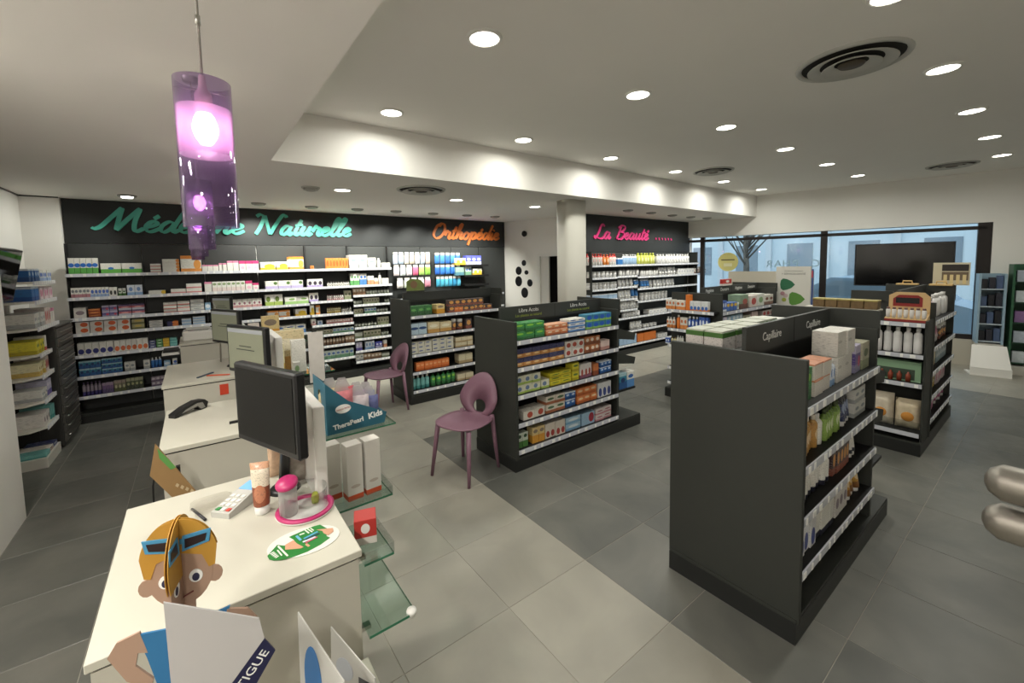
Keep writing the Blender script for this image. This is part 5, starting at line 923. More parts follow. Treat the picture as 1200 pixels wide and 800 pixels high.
def goods(unit, shelf, axis, plane, z, u0, u1, h, n, stack, key, desc, kind, d, rows=1, face=None, inset=.0):
    w_ = abs(u1-u0)/n; hs = h/stack; sgn = 1 if u1 > u0 else -1
    body, cap = goods_mesh(kind, w_*.955, d, hs*.985, key)
    grp = f'{plural(desc)}, {shelf}, {unit}'[:90]
    for i in range(n):
        u = u0+sgn*w_*(i+.5)
        for j in range(stack):
            dy = random.uniform(0, .012) if kind == 'box' else random.uniform(0, .02)
            zz = z+j*hs+.0005
            if axis == 'Y': loc = (u, plane+dy, zz); rz = 0
            elif axis == 'X': loc = (plane+dy, u, zz); rz = -math.pi/2
            else: loc = (plane-dy, u, zz); rz = math.pi/2
            lab = goods_label(desc, shelf, unit, i, n, j, stack)
            nm = (BOXN.get(unit) or ('close_bay_box' if 'close-set' in unit else 'lower_shelf_box' if shelf in ('fourth shelf', 'fifth shelf', 'sixth shelf', 'seventh shelf') else 'medicine_box')) if kind == 'box' else NAMES[kind]  # shelf alone picks the box name; these are all like medicine boxes
            gp = grp if n*stack > 1 else None
            if cap is None:
                link(nm, body, None, loc, rz+random.uniform(-.015, .015), lab, CATS[kind], gp)
            else:
                t = thing(nm, lab, CATS[kind], loc, rz, gp); link('body', body, t); link('cap', cap, t)
for r in ROWS:
    r = list(r)
    if r[0] == 'gondola before beauty wall': r[5], r[6] = (5.04+(u-4.93)*.92 for u in (r[5], r[6]))
    goods(*r)
# white shelves on the left wall: fronts turned to the room
LU = 'white shelves by drawer tower'
for shelf, z, runs in (('top shelf', 1.69, ((5.62, 5.9, .12, 4, 'blub', 'blue box'), (5.91, 6.31, .11, 6, 'wb', 'white and blue box'))),
                       ('second shelf', 1.515, ((5.62, 5.88, .13, 3, 'blu', 'blue and white box'), (5.9, 6.31, .12, 7, 'pkb', 'white and pink box'))),
                       ('third shelf', 1.27, ((5.62, 5.96, .13, 7, 'wgrey', 'pale grey box'), (5.98, 6.14, .16, 3, 'rdw', 'white and red box'), (6.15, 6.31, .14, 3, 'wp', 'white and pink box'))),
                       ('fourth shelf', 1.03, ((5.61, 5.86, .12, 5, 'yelb', 'yellow box'), (5.87, 5.96, .14, 2, 'wr', 'white and red box'))),
                       ('fifth shelf', .83, ((5.61, 5.82, .12, 5, 'ylw', 'cream and yellow box'), (5.83, 5.96, .14, 3, 'rdw', 'white and red box'))),
                       ('sixth shelf', .6, ((5.61, 5.8, .1, 4, 'wgrey', 'pale grey box'), (5.81, 5.96, .15, 3, 'vio', 'white and violet box'))),
                       ('seventh shelf', .36, ((5.61, 5.83, .12, 4, 'mot', 'mottled white box'), (5.84, 5.96, .14, 2, 'tea', 'turquoise box'))),
                       ('bottom ledge', .09, ((5.55, 5.68, .04, 1, 'tea', 'flat turquoise box'), (5.69, 5.82, .04, 1, 'wbn', 'flat white and brown box'), (5.83, 5.96, .04, 1, 'nav', 'flat navy box')))):
    for a, b, h, n, key, desc in runs: goods(LU, shelf, '+X', -1.178, z, a, b, h, n, 1, key, desc, 'box', .2)
# boxes stacked on the blind side of the nearest gondola
for k, (x, y) in enumerate(((2.16, 1.17), (2.16, 1.065), (2.32, 1.17), (2.32, 1.065), (2.48, 1.17), (2.48, 1.065), (2.64, 1.12), (2.80, 1.12))):
    st_b = STYLES.setdefault('capil', ('cfc8c4', None, ('3f6a28', .08), ('c8b8b8', .5, .4, .3, .2), 1))
    m_ = goods_mesh('box', .10 if k < 6 else .14, .14, .325, 'capil')[0]
    sc_ = thing('shampoo_carton', f'{("front", "front", "second", "second", "third", "third", "fourth", "last")[k]} {"outer" if k in (0, 2, 4) else "inner" if k < 6 else "single"} white carton with green lid on the nearest gondola', 'carton', (x+.01, y+.05, 1.061), -math.pi/2, 'green-topped cartons on the nearest gondola')
    link('carton', m_, sc_); wq = (.10 if k < 6 else .14)*.47; bx('lid', mat('carton_lid', 'c4c6b8', .5), sc_, -wq, wq, .002, .138, .3255, .334)
for k, x in enumerate((3.0, 3.14)):
    link('flat_carton', goods_mesh('box', .2, .12, .3, 'w')[0], None, (x, 1.22, 1.061), -math.pi/2, f'{("nearer", "farther")[k]} plain white carton behind the header of the nearest gondola', 'carton', 'plain white cartons on the nearest gondola')
# ================================================================ counters
def counter(label, x0, x1, y0, y1, z, panel=None, px=.0):
    t = wthing('service_counter', label, 'counter', ((x0+x1)/2, (y0+y1)/2, 0))
    MB().box(x0, x1, y0, y1, z-.022, z, bev=.002).build('top', DESK, t)
    bx('shadow_gap', BPLAST, t, x0+.012, x1-.012, y0+.012, y1-.012, z-.03, z-.022)
    bx('body', DESKS, t, x0+.008, x1-.008, y0+.008, y1-.008, .08, z-.03)
    bx('kick_board', BPLAST, t, x0+.03, x1-.03, y0+.03, y1-.03, 0, .08)
    if panel:
        a, b, zt = panel
        MB().box(x1-.045+px, x1-.005+px, a, b, z+(-.1 if px else 0), zt, bev=.003).build('privacy_panel', WPLAST, t)
    return t
CZ = .95
C1 = counter('nearest white service counter with the card terminal and pink-rimmed dish', -.235, .34, 1.2, 1.92, CZ, (1.55, 2.12, 1.285))
C2 = counter('second white service counter with the black barcode scanner', -.18, .34, 2.46, 3.15, CZ, (2.78, 3.2, 1.365), .055)
C3 = counter('third white service counter with the red sticker on its front', -.235, .34, 3.82, 4.66, CZ, (4.05, 4.6, 1.27))
C4 = counter('farthest white service counter before the back shelving', -.18, .34, 5.75, 6.4, CZ+.02)
bx('red_sticker', mat('red_sticker', 'c8432c', .5), C3, .1, .155, 3.825, 3.8275, .82, .9)
lowc = wthing('low_cabinet', 'low white cabinet in front of the nearest counter', 'cabinet', (.05, .95, 0))
MB().box(-.3, .342, .72, 1.195, .6, .62, bev=.002).build('top', DESK, lowc)
bx('body', DESKS, lowc, -.29, .33, .74, 1.19, .06, .6); bx('kick_board', BPLAST, lowc, -.27, .31, .76, 1.17, 0, .06)
# monitors
SCRN = mat('dark_screen', '0c0c0b', .35, spec=.25); SCR2 = mat('lit_grey_green_screen', '6f7160', .3, emit='7c7d68', es=.35)
def monitor(label, tl, tr, z0, z1, lit, zc):
    a = Vector((*tl, 0)); b = Vector((*tr, 0)); mid = (a+b)/2; d = (b-a); L = d.length; ang = math.atan2(d.y, d.x)
    t = thing('computer_monitor', label, 'monitor', (mid.x, mid.y, zc), ang, 'counter monitors')
    h0, h1 = z0-zc, z1-zc
    MB().box(-L/2, L/2, 0, .035, h0, h1, bev=.006).build('bezel', BPLAST, t)
    s = bx('screen', SCR2 if lit else SCRN, t, -L/2+.016, L/2-.016, -.0015, .004, h0+.022, h1-.016)
    if lit:
        bx('title_bar', mat('screen_bar', '8c8e90', .4, emit='80848a', es=.3), s, -L/2+.017, L/2-.017, -.0022, -.0014, h1-.04, h1-.018)
        for q, wd in ((0, .09), (.02, .06)): bx('text_line', mat('screen_text', '3a3c38', .5), s, -wd, wd, -.0022, -.0014, (h0+h1)/2+q, (h0+h1)/2+q+.005)
    MB().box(-.11, .11, .03, .06, h0+.05, h1-.06, bev=.01).build('back_housing', BPLAST, t)
    MB().tube([(0, .05, (h0+h1)/2), (-.05, .09, h0-.02), (-.104, .108, .008)], [.014, .016, .02]).build('stand', BPLAST, t)
    MB().lathe([(.0, .012), (.045, .012), (.055, .0), (0, 0)], 24, (-.104, .108, 0), caps=False).build('foot', BPLAST, t)
monitor('nearest black computer monitor with a dark screen on the first counter', (.089, 1.758), (.225, 1.41), 1.167, 1.445, False, CZ)
monitor('computer monitor with a grey-green screen on the second counter', (.13, 3.0), (.285, 2.65), 1.165, 1.443, True, CZ)
monitor('computer monitor with a grey-green screen on the third counter', (.085, 4.3), (.25, 3.93), 1.165, 1.443, True, CZ)
monitor('farthest computer monitor with a grey-green screen on the last counter', (.14, 6.05), (.31, 5.8), 1.2, 1.45, True, CZ+.02)
# things on the nearest counter
t = thing('card_terminal', 'white card payment terminal with a blue display on the nearest counter', 'card terminal', (.075, 1.70, CZ), math.radians(42))
MB().prism([(-.075, 0), (.085, 0), (.085, .045), (.03, .04), (-.075, .018)], -.035, .035, lambda a, b, q: (a, q, b)).build('body', mat('terminal_grey', 'b9b8b2', .4), t)
MB().prism([(.032, .041), (.08, .0455), (.08, .047), (.032, .0425)], -.028, .028, lambda a, b, q: (a, q, b)).build('display', mat('blue_display', '6fa4d8', .3, emit='6fa4e0', es=.6), t)
for i in range(4):
    for j in range(3):
        c = ('c8483c' if (i, j) == (0, 0) else '3f8a4c' if (i, j) == (0, 2) else 'e4e2dc'); a = -.06+i*.02; zt = .018+(a+.075)*.022/.105
        bx('key', mat('key_'+c, c, .4), t, a-.007, a+.007, -.02+j*.02-.007, -.02+j*.02+.007, zt, zt+.003)
t = thing('cream_tube', 'brown and white cream tube standing before the card terminal', 'tube', (.135, 1.60, CZ), -.35)
V = []; F = []; n = 16
for rr, sq, z in ((.024, 1, .03), (.026, .9, .06), (.028, .5, .13), (.029, .08, .175)):
    for q in range(n): V.append((rr*math.cos(2*math.pi*q/n), rr*sq*math.sin(2*math.pi*q/n), z))
for i in range(3):
    for q in range(n): F.append((i*n+q, i*n+(q+1) % n, (i+1)*n+(q+1) % n, (i+1)*n+q))
F.append(tuple(3*n+q for q in range(n)))
STYLES['ctube'] = ('d8ccb8', ('8a4a30', .45), ('c89878', .15), ('b8785a', .5, .3, .3, .2), 1)
MB().add(V, F, 0, True).build('body', print_mat('ctube', STYLES['ctube'], 'round'), t)
MB().lathe([(.021, 0), (.0225, .004), (.0225, .03)], 16).build('cap', CAPW, t)
t = thing('display_dish', 'clear round dish with a pink rim and a pink-lidded pot inside', 'dish', (.252, 1.52, CZ))
PKR = mat('hot_pink_plastic', 'b8306a', .35)
MB().lathe([(.072, .006), (.088, .006), (.09, .012), (.074, .014), (.072, .006)], 40, caps=False).build('rim', PKR, t)
MB().lathe([(0, .002), (.088, .002), (.09, .006), (0, .006)], 40, caps=False).build('base', WPLAST, t)
MB().lathe([(.070, .012), (.071, .075), (.069, .075), (.068, .012)], 40, caps=False).build('clear_wall', ACRYL, t)
MB().lathe([(.026, .006), (.028, .01), (.028, .10), (.024, .105)], 20, (-.05, .0, 0)).build('pot', clear_mat('clear_pot', 'e8e6e4', .4, .05, .25, 'ffffff'), t)
MB().lathe([(.030, 0), (.034, .004), (.034, .012), (.028, .018), (0, .02)], 24).xf(Matrix.Translation((-.05, .0, .106)) @ Matrix.Rotation(.25, 4, 'X') @ Matrix.Rotation(-.2, 4, 'Y')).build('pot_lid', PKR, t)
MB().lathe([(.0, .008), (.012, .01), (.013, .03), (.008, .045), (0, .047)], 12, (.035, .015, 0)).build('sample', mat('lime_sample', 'a8b040', .4), t)
t = thing('counter_leaflet', 'oval green leaflet with a pencil picture lying on the nearest counter', 'leaflet', (.215, 1.345, CZ+.0005), math.radians(-14))
MB().lathe([(0, 0), (.098, 0), (.098, .0015), (0, .0015)], 40, caps=False, sy=.72, smooth=False).build('card', mat('leaflet_white', 'dcdad2', .4), t)
LG = mat('leaflet_green', '2a7a34', .4)
pz = lambda a, b, q: (a, b, q)
lf = lambda pts: [((x-580)/510*.096, (388-y)/305*.069) for x, y in pts]
MB().prism(lf([(190, 335), (85, 520), (120, 600), (190, 650), (290, 680), (430, 682), (640, 645), (825, 565), (960, 465), (905, 410), (910, 230), (800, 95), (690, 98), (345, 215), (435, 320), (300, 390)]), .0016, .0022, pz).build('green_print', LG, t)
SKN = mat('print_skin', 'c8977a', .5)
for pts in ([(310, 380), (420, 320), (480, 420), (580, 530), (540, 545), (320, 490)], [(750, 205), (800, 215), (1000, 260), (1010, 345), (930, 405), (860, 330), (840, 270)]):
    MB().prism(lf(pts), .0024, .003, pz).build('hand_print', SKN, t)
def stroke(p, q, w_, c, nm):
    d = Vector((q[0]-p[0], q[1]-p[1])).normalized(); o = Vector((-d.y, d.x))*w_/2
    MB().prism(lf([(p[0]+o.x, p[1]+o.y), (q[0]+o.x, q[1]+o.y), (q[0]-o.x, q[1]-o.y), (p[0]-o.x, p[1]-o.y)]), .0031, .0036, pz).build(nm, mat('leaf_'+c, c, .5), t)
for p, q, w_, c in (((455, 240), (530, 370), 34, '6aa8c8'), ((570, 350), (770, 262), 30, '5aa0c8'), ((600, 385), (800, 310), 26, '2c3f5a'), ((560, 420), (740, 372), 30, 'd8d8e0'), ((600, 455), (770, 385), 28, 'b85a6a'), ((610, 480), (660, 550), 34, 'c8977a')): stroke(p, q, w_, c, 'pencil_print')
for p, q, w_ in (((575, 150), (640, 250), 20), ((612, 138), (688, 240), 18), ((655, 138), (708, 212), 16), ((210, 375), (372, 640), 24), ((212, 460), (288, 598), 18), ((500, 235), (570, 225), 26)): stroke(p, q, w_, 'e4ead8', 'white_line')
for k in range(5): stroke((118+k*22, 505+k*28), (172+k*18, 480+k*27), 17, 'f0f2ea', 'white_mark')
t = MB().tube([(-.055, 1.765, CZ+.006), (-.02, 1.66, CZ+.006)], [.004, .0045], 8).build('pen', mat('dark_pen', '2a2a30', .4), None, label='thin dark pen lying near the back edge of nearest counter', cat='pen')
# crumpled clear bag
t = pillow(.12, .09, .03, 8).xf(Matrix.Translation((.0, 1.79, CZ+.016)) @ Matrix.Rotation(math.radians(82), 4, 'X')).build('plastic_bag', clear_mat('crumpled_film', 'fbfaf8', .5, .08, .04, 'ffffff', .9), None, label='crumpled clear plastic bag behind the card terminal', cat='bag')
# things on the second and third counters
t = thing('barcode_scanner', 'black barcode scanner lying on the second counter', 'scanner', (-.07, 3.02, CZ), math.radians(38))
MB().prism([(-.1, 0), (-.1, .02), (-.04, .045), (.03, .06), (.075, .055), (.095, .035), (.085, .004), (.045, .0), (.03, .025), (-.05, .012), (-.08, 0)], -.024, .024, lambda a, b, q: (a, q, b)).build('body', BPLAST, t)
MB().prism([(-.06, .016), (.03, .03), (.05, .006), (.075, .008), (.06, .042), (.03, .047), (-.04, .03)], -.0255, .0255, lambda a, b, q: (a, q, b)).build('grey_panel', mat('scanner_grey', '8f8d88', .4), t)
MB().tube([(-.18, 3.0, CZ-.02), (-.25, 2.95, .6), (-.27, 3.05, .2), (-.3, 3.3, .02), (-.24, 3.5, .01)], .005, 6).build('scanner_cable', BPLAST, None, label='thin black cable hanging from the second counter to floor', cat='cable')
t = pillow(.1, .025, .08, 4); t.xf(Matrix.Translation((.22, 2.72, CZ+.001))).build('paper_pad', mat('pad_white', 'dcdcd8', .5), None, label='small white paper pad on second counter before its monitor', cat='paper pad')
bx('yellow_note', mat('yellow_note', 'c8cc50', .5), None, .255, .31, 2.6, 2.62, CZ+.0005, CZ+.05, label='small yellow-green note beside the second monitor', cat='note')
bx('stapler', BPLAST, None, .1, .19, 2.64, 2.655, CZ+.0005, CZ+.012, label='short dark stapler on second counter below its monitor', cat='stapler')
t = thing('cardboard_placard', 'brown cardboard placard with green leaf print leaning behind nearest counter', 'placard', (-.135, 2.28, .62), 0)
cb = lambda a, b, q: (a, q, b)
MB().prism([(-.04, .425), (-.065, .295), (.005, .17), (.085, .17)], -.006, .006, cb).build('card', mat('brown_card', '9a7a50', .7, noise=.08), t)
MB().prism([(-.034, .405), (-.005, .355), (.022, .305), (.004, .30), (-.03, .36)], -.0085, -.0065, cb).build('green_print', mat('leaf_green', '5f9a50', .5), t)
for q in range(4): MB().prism([(.02+q*.016, .235-q*.014), (.028+q*.016, .225-q*.014), (.022+q*.016, .215-q*.014), (.014+q*.016, .225-q*.014)], -.0085, -.0065, cb).build('pale_print', mat('card_print', 'c8b490', .6), t)
bx('stand_foot', BPLAST, t, .02, .035, .007, .03, -.60, .3)
bx('ground_plate', BPLAST, t, -.08, .08, -.06, .09, -.62, -.60)
for k, (x, y, a, c, nm) in enumerate(((.02, 4.0, .9, '3a4a5a', 'dark blue pen'), (.1, 3.93, -.5, 'c85a3c', 'orange plastic ruler'))):
    MB().box(-.08, .08, -.008, .008, 0, .008).xf(Matrix.Translation((x, y, CZ+.001)) @ Matrix.Rotation(a, 4, 'Z')).build('pen', mat('pen_'+c, c, .4), None, label=f'{nm} lying on third counter before its monitor', cat='pen')
MB().tube([(.14, 4.5, CZ), (.15, 4.5, 1.3), (.11, 4.5, 1.5)], .007, 6).build('slim_rod', CHROME, None, label='slim grey rod standing behind the third monitor', cat='rod')
t = wthing('desk_printer', 'white receipt printer on the farthest counter', 'printer', (-.02, 6.1, CZ+.02))
MB().box(-.15, .14, 5.9, 6.2, CZ+.02, CZ+.13, bev=.015).build('body', WPLAST, t)
MB().box(-.12, .11, 6.0, 6.18, CZ+.13, CZ+.15, bev=.006).build('lid', mat('printer_lid', 'c8c6c0', .4), t)
bx('paper_slot', BPLAST, t, -.1, .09, 5.97, 5.99, CZ+.129, CZ+.133)
t = wthing('keyboard_tray', 'white tray holding a black keyboard beside the farthest counter', 'keyboard tray', (-.25, 5.9, .9))
bx('tray', WPLAST, t, -.33, -.182, 5.77, 6.05, .86, .885); bx('keyboard', BPLAST, t, -.32, -.19, 5.8, 6.0, .8855, .91)
# customer side: glass shelves with goods
def glass_shelf(label, x0, x1, y0, y1, z, lip=False):
    t = wthing('glass_shelf', label, 'glass shelf', ((x0+x1)/2, (y0+y1)/2, z))
    bx('pane', GLASS, t, x0, x1, y0, y1, z-.008, z)
    MB().box(x0, x1, y0-.0008, y0-.0002, z-.008, z).box(x1+.0002, x1+.0008, y0, y1, z-.008, z).build('edge', GLEDGE, t)
    bx('bracket', CHROME, t, x0-.03, x0+.02, y0+.05, y0+.07, z-.02, z-.0085); bx('bracket', CHROME, t, x0-.03, x0+.02, y1-.07, y1-.05, z-.02, z-.0085)
    if lip: MB().box(x0, x1, y0-.003, y0, z, z+.035).box(x1, x1+.003, y0, y1, z, z+.035).build('clear_lip', ACRYL, t)
    return t
gs = glass_shelf('empty clear glass shelf low on the side of nearest counter', .342, .485, 1.17, 1.49, .70)
MB().lathe([(0, -.012), (.014, -.012), (.016, 0), (.014, .006), (0, .008)], 16, (.475, 1.18, .70), caps=False).build('corner_disc', WPLAST, gs)
glass_shelf('small clear tray shelf holding the red box', .366, .46, 1.27, 1.5, .85, True)
glass_shelf('clear glass shelf holding three white and orange cartons', .366, .62, 1.7, 1.92, .80, True)
glass_shelf('clear glass shelf under the teal display of kids packs', .366, .86, 2.26, 2.62, .885)
STYLES['redbox'] = ('b8342e', ('d8d0c8', .3), None, ('e8e4e0', .5, .65, .2, .2), 0)
link('red_box', goods_mesh('box', .07, .07, .085, 'redbox')[0], None, (.4, 1.36, .8505), -.3, 'small red box with a white base on the clear tray', 'box')
STYLES['ocart'] = ('d6d2ca', ('c8502c', .10), None, ('b8aca0', .5, .25, .3, .03), 0)
for k, (x, y) in enumerate(((.405, 1.80), (.478, 1.745), (.555, 1.75))):
    t = link('lotion_carton', goods_mesh('box', .066, .06, .235, 'ocart')[0], None, (x+.005, y, .8006), .08, f'{("left", "middle", "right")[k]} one of three tall white cartons with orange base on glass', 'carton', 'white and orange cartons on glass')
t = wthing('display_carton', 'teal cardboard display of kids cold packs with white lettering', 'display box', (.66, 2.42, .885))
TEAL = mat('teal_card', '2d6478', .5)
MB().prism([(.505, .887), (.81, .887), (.825, .945), (.62, 1.05), (.505, 1.165)], 2.3, 2.305, cb).build('side_panel', TEAL, t)
MB().prism([(.505, .887), (.81, .887), (.825, .945), (.62, 1.05), (.505, 1.165)], 2.575, 2.58, cb).build('side_panel', TEAL, t)
bx('floor_panel', TEAL, t, .505, .81, 2.305, 2.575, .887, .892); bx('back_panel', TEAL, t, .505, .51, 2.305, 2.575, .892, 1.16); bx('front_panel', TEAL, t, .805, .812, 2.305, 2.575, .892, .95)
text('lettering', 'TheraPearl', .036, TAG, t, (.615, 2.2995, .928), (1, 0, .1), (-.1, 0, 1), .0006, bold=.0012); text('lettering', 'Kids', .045, TAG, t, (.76, 2.2995, .945), (1, 0, .12), (-.12, 0, 1), .0006, bold=.0018)
MB().lathe([(0, 0), (.04, 0), (.04, .001), (0, .001)], 28, axis='y', caps=False, smooth=False).xf(Matrix.Translation((.59, 2.2985, 1.015)) @ Matrix.Diagonal((1, 1, .6, 1))).build('oval_label', TAG, t)
text('lettering', 'CHAUD FROID', .011, mat('label_red', 'a83a34', .5), t, (.59, 2.2975, 1.015), (1, 0, .1), (-.1, 0, 1), .0003)
for k, (x, y, z, c, w_) in enumerate(((.555, 2.42, 1.03, 'c8b890', .12), (.60, 2.36, 1.02, 'c87a80', .12), (.64, 2.5, 1.0, 'c05a64', .13), (.69, 2.38, .97, 'cfc4c8', .12), (.72, 2.5, .96, '9a7aa4', .12), (.76, 2.4, .95, '6a6f9c', .1), (.78, 2.52, .945, '7c86b0', .1))):
    tt = thing('cold_pack', f'{("beige", "pale red", "crimson", "pearly white", "lilac", "dark blue", "slate blue")[k]} film-wrapped pack in the teal display', 'pack', (x, y, .893), random.uniform(-.5, .5), 'packs in the teal display')
    pillow(w_, z-.893+.08, .06, 7).build('pouch', mat('packfilm_'+c, c, .15, noise=.35, nscale=30, bump=.6), tt)
    MB().prism([(-w_*.35, z-.82), (w_*.35, z-.82), (.02, z-.76), (-.02, z-.76)], -.004, .004, cb).build('film_top', clear_mat('clear_film', 'e8e4e4', .5, .08, .3, 'ffffff', .6), tt)
# leaflet holder and small goods between the counters, customer side
t = wthing('leaflet_holder', 'clear upright leaflet holder beside the second counter', 'leaflet holder', (.42, 2.95, .95))
bx('back_plate', ACRYL, t, .55, .66, 2.95, 2.956, 1.0, 1.38); bx('leaflet', mat('pale_leaflet', 'cfcac4', .5, noise=.1, nscale=30), t, .56, .65, 2.94, 2.949, 1.02, 1.35)
bx('arm', ACRYL, t, .36, .66, 2.94, 2.96, .99, 1.0)
GS2 = glass_shelf('dark glass shelf of small boxes beside the third counter', .366, .80, 3.3, 3.7, 1.0)
bx('support_post', BPLAST, GS2, .34, .366, 3.45, 3.49, 0, 1.02)
for k, (x, y, w_, h, key, d) in enumerate(((.58, 3.4, .1, .24, 'w', 'tall white box'), (.52, 3.52, .26, .30, 'cro', 'brown box'), (.45, 3.42, .08, .22, 'ylw', 'narrow cream box'), (.55, 3.32, .05, .09, 'wgn', 'small white and green box'))):
    link('counter_box', goods_mesh('box', w_*.95, .05, h, key)[0], None, (x, y, 1.0006), 0, d+' on dark glass shelf beside third counter', 'box', 'boxes on the dark glass shelf')
GS3 = glass_shelf('glass shelf of orange and yellow boxes beside the last counter', .366, .9, 4.55, 4.9, 1.05)
for k, (x, w_, h, key, d) in enumerate(((.42, .09, .2, 'rdw', 'white and red box'), (.56, .15, .26, 'yor', 'cream and orange box'), (.72, .1, .12, 'ylw', 'cream and yellow box'))):
    link('counter_box', goods_mesh('box', w_, .05, h, key)[0], None, (x, 4.65, 1.0506), 0, d+' on glass shelf beside last counter', 'box', 'boxes by the last counter')
t = wthing('goods_pouch', 'clear pouch of small goods hanging behind the nearest privacy panel', 'bag', (.25, 1.95, CZ))
pillow(.1, .2, .05).xf(Matrix.Translation((.27, 1.75, CZ+.001))).build('pouch', mat('printed_film', '9a9288', .3, noise=.5, nscale=50), t)
pillow(.07, .16, .04).xf(Matrix.Translation((.22, 1.85, CZ+.001))).build('pouch', mat('printed_film_tan', 'b89a80', .3, noise=.5, nscale=45), t)
# ---- cardboard boy, crossed cut-outs, on the low cabinet
t = thing('cardboard_standee', 'cardboard cut-out boy with blond hair, blue sunglasses and blue shirt by nearest counter', 'standee', (-.055, 1.0, .62), -.28)
SKIN = mat('card_skin', 'a88a76', .55); HAIR = mat('card_hair', 'b98a34', .55); SHIRT = mat('card_shirt', '2f6f9e', .55); SHORT = mat('card_green_shorts', '8f9a3c', .55); GREY = mat('card_grey', '8f9292', .55); OCH = mat('card_ochre', 'b07a3a', .55)
def ell(cx, cz, rx, rz, n=26, a0=0, a1=360): return [(cx+rx*math.cos(math.radians(a0+(a1-a0)*k/n)), cz+rz*math.sin(math.radians(a0+(a1-a0)*k/n))) for k in range(n+(0 if a1-a0 == 360 else 1))]
face = MB().prism(ell(0, .57, .052, .065), -.002, .002, cb).prism(ell(-.054, .555, .013, .017, 12), -.0012, .0012, cb).prism(ell(.054, .555, .013, .017, 12), -.0012, .0012, cb).prism([(-.018, .45), (.018, .45), (.02, .52), (-.02, .52)], -.0018, .0018, cb)
face.build('head', SKIN, t)
MB().prism(ell(0, .60, .062, .078, 20, 10, 170)+[(-.056, .575), (-.046, .572), (-.036, .6), (0, .612), (.036, .6), (.046, .572), (.056, .575)], -.0035, -.0021, cb).build('hair', HAIR, t)
MB().prism(ell(0, .60, .062, .078, 20, 10, 170), .0021, .0035, cb).build('hair', HAIR, t)
gl = MB()
for s in (-1, 1): gl.prism([(s*.006, .615), (s*.05, .625), (s*.054, .65), (s*.008, .645)], -.0062, -.0037, cb)
gl.box(-.008, .008, -.006, -.0037, .63, .64); go = gl.build('sunglasses', mat('card_sunglass_blue', '4a90b8', .5), t)
for s in (-1, 1): MB().prism([(s*.011, .621), (s*.044, .629), (s*.047, .643), (s*.012, .639)], -.0075, -.0063, cb).build('dark_lens', mat('card_lens', '2a1c1c', .4), go)
for s in (-1, 1):
    e_ = MB().prism(ell(s*.024, .56, .011, .013, 16), -.0035, -.0021, cb).build('eye', TAG, t); MB().prism(ell(s*.024, .558, .006, .008, 12), -.0045, -.0036, cb).build('iris', mat('card_iris', '2a2a48', .5), e_)
MB().tube([(-.018, -.003, .528), (0, -.0035, .522), (.018, -.003, .53)], .0014, 5).build('smile', mat('card_mouth', '7a3a34', .5), t)
MB().prism([(-.075, .47), (-.02, .465), (0, .455), (.02, .465), (.075, .48), (.06, .43), (.05, .36), (.055, .27), (-.055, .27), (-.05, .36), (-.062, .42)], -.002, .002, cb).build('shirt', SHIRT, t)
for s in (-1, 1):
    MB().prism([(s*.07, .475), (s*.105, .465), (s*.12, .44), (s*.095, .385), (s*.06, .355), (s*.055, .375), (s*.08, .41), (s*.075, .435), (s*.06, .43)], -.0022, .0022, cb).build('arm', SKIN, t)
MB().prism([(-.055, .27), (.055, .27), (.06, .17), (.005, .17), (0, .22), (-.005, .17), (-.06, .17)], -.002, .002, cb).build('shorts', SHORT, t)
for s in (-1, 1):
    MB().prism([(s*.012, .17), (s*.055, .17), (s*.048, .02), (s*.07, .0), (s*.012, .0)], -.002, .002, cb).build('leg', SKIN, t)
cp = lambda a, b, q: (q, a, b)
MB().prism([(-.055, .0), (.055, 0), (.05, .27), (.06, .36), (.03, .47), (.028, .50), (-.028, .50), (-.03, .47), (-.06, .36), (-.05, .27)], -.0015, .0015, cp).build('cross_body', mat('card_cross_blue', '5a7f94', .55), t)
MB().prism(ell(0, .57, .056, .07), -.0015, .0015, cp).build('cross_head', SKIN, t)
MB().prism(ell(0, .60, .064, .08, 20, -25, 205), -.003, -.0016, cp).build('cross_hair', HAIR, t); MB().prism(ell(0, .60, .064, .08, 20, -25, 205), .0016, .003, cp).build('cross_hair', HAIR, t)
cg = MB().prism([(-.058, .62), (-.012, .615), (-.016, .65), (-.056, .648)], .0031, .0045, cp).build('cross_glasses', MATS['card_sunglass_blue'], t)
MB().prism([(-.052, .626), (-.02, .622), (-.023, .644), (-.05, .642)], .0046, .0052, cp).build('dark_lens', MATS['card_lens'], cg)
ce = MB().prism(ell(-.03, .558, .012, .013, 14), .0016, .0026, cp).build('cross_eye', TAG, t); MB().prism(ell(-.033, .557, .006, .008, 10), .0027, .0034, cp).build('iris', MATS['card_iris'], ce)
for k, (z, c, nm) in enumerate(((.30, GREY, 'grey'), (.2, SHORT, 'green'), (.1, OCH, 'ochre'))): MB().prism(ell(0, z, .085, .03, 20), -.03-.0015, -.03+.0015, cb).build('layer_'+nm, c, t)
bx('base_card', GREY, t, -.08, .08, -.06, .06, 0, .004)
